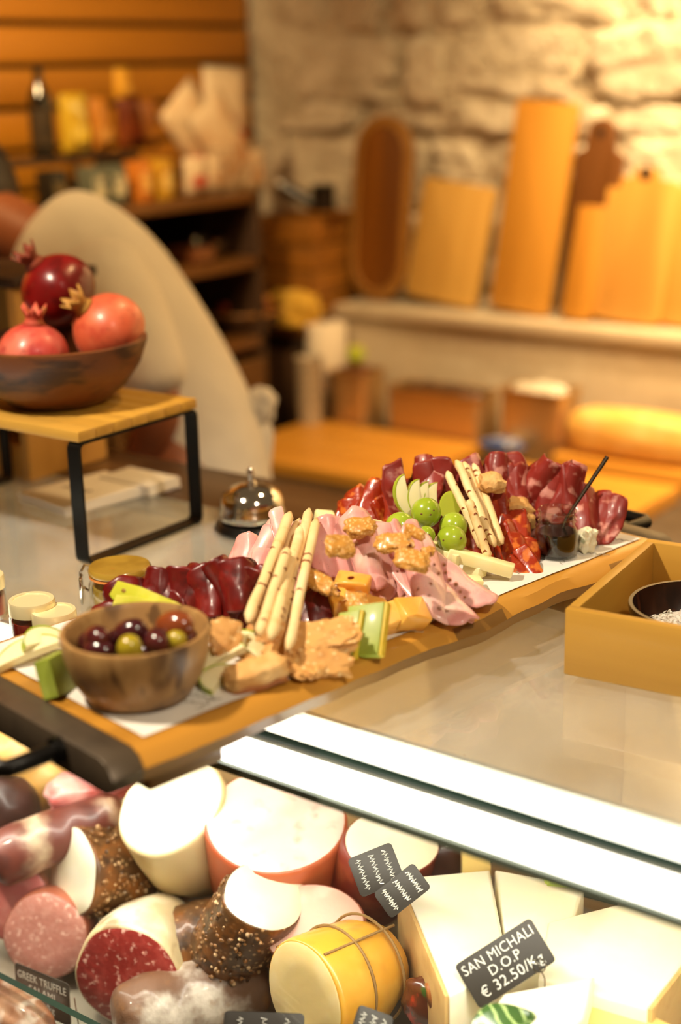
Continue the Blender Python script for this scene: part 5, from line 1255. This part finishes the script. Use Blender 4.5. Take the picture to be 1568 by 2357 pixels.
def carton(px, py, w_, h, d_, cols, label, z=1.474, x=SX-.08, rz=90, group=None):
    p = onshelf(px, py, z, x); t = thing('carton', label, 'carton', p, Euler((0, 0, R(rz))), group)
    ob('box_body', box(w_, d_, h, (0, 0, h/2), bev=.003), mat('carton_'+cols[0], cols[0], .5), t)
    ob('label_print', box(w_*.8, .002, h*.5, (0, -d_/2-.0005, h*.5)), mat('prt_'+cols[1], cols[1], .6, [('noise', 50, cols[2], .5, .6, .9)]), t)
    return t
# front row of jars and cartons, back row on a riser
rb = thing('shelf_riser', 'dark riser step carrying the back row of packets', 'riser', (SX-.21, 2.10, 1.474))
ob('top_board', box(.13, .62, .012, (0, 0, .098)), M_dkwood, rb)
for s in (-1, 1): ob('leg', box(.12, .014, .092, (0, s*.29, .046)), M_dkwood, rb)
for k, (px, cols) in enumerate([(212, ('#5a5f52', '#c8c0a0', '#2a4a5a')), (258, ('#5a5f52', '#c8c0a0', '#2a4a5a')), (120, ('#1c1810', '#5a4a2a', '#2a2018'))]):
    carton(px, 425, .044, .085, .05, cols, ['grey-green printed carton beside another like it on the shelf', 'grey-green printed carton next to the orange carton', 'near-black carton at the dark end of the shelf'][k])
for k, (px, cols) in enumerate([(318, ('#c87828', '#e8b860', '#c84a1c')), (366, ('#c89a28', '#e8c870', '#b86a18'))]):
    carton(px, 420, .040, .088, .05, cols, ['orange printed carton on the shelf beside the grey-green cartons', 'yellow printed carton beside the wire basket'][k])
for k, (px, w_, h, cols, lab) in enumerate([(175, .085, .13, ('#c8a428', '#e0d080', '#e8c840'), 'yellow snack packet in the back row on the riser'), (232, .06, .12, ('#b87828', '#c89040', '#d8a050'), 'light brown snack packet in the back row on the riser'), (300, .075, .12, ('#6a2c10', '#8a4418', '#7a3414'), 'dark red-brown packet in the back row on the riser'), (345, .06, .11, ('#8a5018', '#a86a28', '#c08030'), 'brown packet in the back row next to the leaning bags')]):
    packet(px, 335, w_, h, .04, (0, 0, 90), cols, lab, 1.579, SX-.20, k)
bottle(100, 330, .026, .19, ('#1a140a', '#3a2a14', '#1c140a'), 'dark glass bottle at the end of the back row', 1.579, SX-.20)
packet(282, 225, .05, .07, .03, (0, 0, 90), ('#d8a030', '#e8c880', '#e8b040'), 'small golden packet lying on top of the brown packets', 1.69, SX-.20, 9)
# wire basket with pale bags
bk = onshelf(522, 428)
bas = thing('wire_basket', 'thin wire basket filled with pale snack bags', 'basket', bk, Euler((0, 0, R(90))))
bw_, bd_, bh_ = .225, .15, .10
for zz in (.003, .035, .068, bh_):
    q = [(x, y, zz) for x, y in rrect(bw_, bd_, .012, 3)]; ob('wire', tube(q+q[:1], .0014, 6), M_chrome, bas)
for k in range(9):
    x = -bw_/2+bw_*(k+.5)/9
    for s in (-1, 1): ob('wire', tube([(x, s*bd_/2, .002), (x, s*bd_/2, bh_)], .0011, 5), M_chrome, bas)
for k in range(7):
    x = -bw_/2+bw_*(k+.5)/7; ob('wire', tube([(x, -bd_/2, .003), (x, bd_/2, .003)], .0011, 5), M_chrome, bas)
PB = ('#e2cba8', '#d8b890', '#c89a70'); PC = ('#e6d2b2', '#c8483c', '#c85a4a')
packet(520, 430, .165, .275, .05, (0, 3, 92), PC, 'upright pale snack bag with red print in the wire basket', 1.482, SX-.12, 3)
packet(520, 430, .13, .27, .045, (6, -40, 84), PB, 'pale snack bag leaning far out of the wire basket', 1.490, SX-.085, 5)
packet(560, 430, .13, .24, .04, (8, -38, 84), PB, 'pale snack bag leaning over the front of the basket', 1.490, SX-.06, 6)
for k, (px, lab) in enumerate([(450, 'small pale packet with red corner low in the wire basket'), (500, 'small pale packet low in the middle of the wire basket'), (585, 'small pale packet low at the corner end of the basket')]):
    packet(px, 430, .075, .085, .03, (4, -6, 90), PC if k == 0 else PB, lab, 1.480, SX-.055, 11+k)
# lower shelves
tag(ob('glass_bowl', lathe([(0, 0), (.03, 0), (.045, .02), (.052, .045), (.049, .045), (.04, .02), (0, .006)], 28), M_jarthin, None, onshelf(478, 570, 1.3215)), 'small glass bowl on the second shelf of the unit', 'bowl')
carton(440, 575, .07, .035, .09, ('#6a3a1c', '#8a5a30', '#4a2410'), 'flat brown carton beside the glass bowl on the second shelf', 1.3215)
bk2 = onshelf(560, 750, 1.128, SX-.10)
fb = thing('fruit_basket', 'dark basket heaped with small reddish dried fruit', 'basket', bk2)
ob('basket_body', lathe([(0, 0), (.07, 0), (.095, .035), (.10, .05), (.092, .05), (.085, .03), (0, .008)], 32), M_dkwood, fb)
ob('rim', tube([(.097*math.cos(a), .097*math.sin(a), .05) for a in [i*math.pi/14 for i in range(29)]], .005, 8), M_slat, fb)
rnd = random.Random(12)
for k in range(16):
    a = rnd.uniform(0, 6.28); q = .065*math.sqrt(rnd.random())
    tag(ob('dried_fruit', lump(.034, .030, .024, .15, 2, k % 4, 3), mat(['dfa', 'dfb', 'dfc'][k % 3], ['#8a4a1c', '#a83c1c', '#b87a3a'][k % 3], .5), None, bk2+Vector((q*math.cos(a), q*math.sin(a), .046+.016*(k % 3)))), 'small reddish brown dried fruit heaped in the dark basket', 'dried fruit', 'dried fruit in the basket')
for k in range(2):
    dw = ob('drawer', box(.016, sl/2-.03, .30, (sd/2+.004, (k-.5)*(sl/2-.01), .93), bev=.004), mat('drawer_brown', '#5e3e18', .6), unit)
    ob('knob', lump(.024, .024, .024, 0, 1, 0, 2), M_alu, dw, (sd/2+.022, (k-.5)*(sl/2-.01), .96))
# ================================================================== THE PERSON BEHIND THE CASE
M_skin = mat('skin', '#8a4e2c', .5, [('noise', 30, '#7a4224', .45, .7, .4)], sss=.1, coat=.05)
M_shirt = mat('white_cotton', '#cfc4b0', .85, [('noise', 5, '#c4b8a0', .45, .7, .4)], bump=[('noise', 12, .5, .02)], sheen=.2)
M_hair = mat('dark_hair', '#1c120c', .5)
def skin(name, verts, edges, m, parent, root=0, lvl=2):
    """verts: list of (world point, radius or (rx, ry))"""
    me = bpy.data.meshes.new(name); me.from_pydata([tuple(p) for p, r in verts], edges, []); me.update()
    o = bpy.data.objects.new(name, me); COL.objects.link(o)
    sk = o.modifiers.new('skin', 'SKIN'); sk.use_smooth_shade = True
    lay = me.skin_vertices[0].data
    for i, (p, r) in enumerate(verts):
        lay[i].radius = r if isinstance(r, tuple) else (r, r); lay[i].use_root = (i == root)
    s = o.modifiers.new('sub', 'SUBSURF'); s.levels = lvl; s.render_levels = lvl
    bpy.context.view_layer.update()
    me2 = bpy.data.meshes.new_from_object(o.evaluated_get(bpy.context.evaluated_depsgraph_get()))
    bpy.data.objects.remove(o)
    me2.materials.clear()
    return ob(name, me2, m, parent, smooth=180)
D0 = 2.45
foot = atd(480, 1150, D0); foot.z = 0
person = thing('person', 'person in a white shirt bending forward behind the glass case', 'person', foot)
def J(px, py, d): return atd(px, py, d) - foot
pel = J(470, 1130, D0)
def down(p, z): return Vector((p.x, p.y, z))
hipR, hipL = pel + vf(-.01, -.085, -.03), pel + vf(.0, .085, -.03)
body = [(pel, .105), (J(430, 980, D0), .10), (J(340, 830, D0), .11), (J(235, 680, D0), .11), (J(110, 570, D0), .062), (J(15, 525, D0), .060), (J(-110, 480, D0), .088), (J(-165, 470, D0), .085),
        (hipR, .085), (down(hipR + vf(-.03, 0, 0), .52), .062), (down(hipR, .09), .045), (down(hipR + vf(-.12, -.02, 0), .035), .036),
        (hipL, .085), (down(hipL + vf(-.02, 0, 0), .52), .062), (down(hipL, .09), .045), (down(hipL + vf(-.12, .02, 0), .035), .036),
        (J(240, 665, D0-.12), .052), (J(335, 850, D0-.13), .044), (J(375, 950, D0-.13), .044), (J(315, 1075, D0-.09), .030),
        (J(215, 680, D0+.16), .06), (J(190, 860, D0+.17), .042), (J(150, 1000, D0+.1), .034), (J(130, 1080, D0), .027)]
be = [(0, 1), (1, 2), (2, 3), (3, 4), (4, 5), (5, 6), (6, 7), (0, 8), (8, 9), (9, 10), (10, 11), (0, 12), (12, 13), (13, 14), (14, 15), (3, 16), (16, 17), (17, 18), (18, 19), (3, 20), (20, 21), (21, 22), (22, 23)]
# hands: palm and five fingers on both arms
def add_hand(w_i, fwd, side):
    w0 = body[w_i][0]; fwd = fwd.normalized(); side = side.normalized(); dn = fwd.cross(side)
    i0 = len(body); body.append((w0+fwd*.045, (.024, .017))); be.append((w_i, i0))
    i1 = len(body); body.append((w0+fwd*.085, (.030, .014))); be.append((i0, i1))
    for k, (s, L_) in enumerate(((-.030, .062), (-.010, .072), (.010, .068), (.030, .054))):
        a = w0+fwd*.095+side*s; b_ = a+fwd*L_*.5; c_ = b_+fwd*L_*.38+dn*L_*.3
        j = len(body); body.extend([(a, .0095), (b_, .0085), (c_, .0075)]); be.extend([(i1, j), (j, j+1), (j+1, j+2)])
    a = w0+fwd*.045-side*.032; j = len(body); body.extend([(a, .011), (a+fwd*.03-side*.016, .010), (a+fwd*.055-side*.016, .008)]); be.extend([(i0, j), (j, j+1), (j+1, j+2)])
add_hand(19, vf(-.35, -.05, -.9), vf(-.6, .75, 0)); add_hand(23, vf(-.3, -.4, -.8), vf(.6, .75, 0))
skin('body', body, be, M_skin, person, 0, 2)
# shirt with short sleeves
sh = [(J(490, 1330, D0), .150), (pel+vf(0, 0, -.02), .130), (J(462, 1030, D0), .126), (J(420, 930, D0), .126), (J(358, 830, D0), .130), (J(290, 735, D0), .136), (J(222, 645, D0), .138), (J(150, 572, D0), .122), (J(70, 520, D0), .098)]
skin('shirt', sh, [(k, k+1) for k in range(8)], M_shirt, person, 0, 3)
skin('sleeve', [(J(205, 615, D0-.06), .085), (J(240, 665, D0-.12), .090), (J(290, 750, D0-.13), .082), (J(335, 850, D0-.135), .070), (J(366, 925, D0-.13), .066)], [(0, 1), (1, 2), (2, 3), (3, 4)], M_shirt, person, 0, 3)
skin('sleeve', [(J(215, 670, D0+.10), .080), (J(200, 770, D0+.16), .074), (J(190, 850, D0+.17), .068)], [(0, 1), (1, 2)], M_shirt, person, 0, 3)
skin('trousers', [(pel+vf(0, 0, -.14), .105), (hipR+vf(0, 0, -.12), .095), (down(hipR + vf(-.03, 0, 0), .52), .082), (down(hipR, .10), .07), (hipL+vf(0, 0, -.12), .095), (down(hipL + vf(-.02, 0, 0), .52), .082), (down(hipL, .10), .07)], [(0, 1), (1, 2), (2, 3), (0, 4), (4, 5), (5, 6)], mat('trouser_cloth', '#2a221c', .8), person)
hd = J(-140, 475, D0)
ob('hair', lump(.20, .19, .19, .06, 2, 1, 4), M_hair, person, hd+vf(.035, .03, .03), smooth=180)
for s in (-1, 1):
    ob('ear', lump(.022, .03, .05, .1, 2, 1, 3), M_skin, person, hd+vf(.0, s*.088, -.01), YR, 180)
    e = ob('eye', lump(.02, .02, .02, 0, 1, 1, 2), mat('eye_white', '#d8d0c4', .2), person, hd+vf(-.088, s*.032, -.02))
    ob('pupil', lump(.010, .010, .010, 0, 1, 1, 2), M_hair, e, vf(-.007, 0, 0))
ob('nose', lump(.035, .026, .04, .05, 2, 1, 3), M_skin, person, hd+vf(-.098, 0, -.045), YR, 180)
ob('mouth', lump(.012, .045, .010, .05, 2, 1, 3), mat('lips', '#6a2c20', .5), person, hd+vf(-.085, 0, -.082), YR, 180)
kb = J(600, 935, D0-.01)
ob('apron_knot', lump(.05, .05, .07, .3, 2, 3, 4), M_shirt, person, kb, smooth=180)
for s in (-1, 1):
    ob('apron_string', tube([kb, kb+vf(.012, -.02*s, -.05), kb+vf(.004*s, -.03*s, -.12), kb+vf(.006, -.02*s, -.19)], [.010, .011, .010, .008], 8, .4), M_shirt, person, smooth=180)
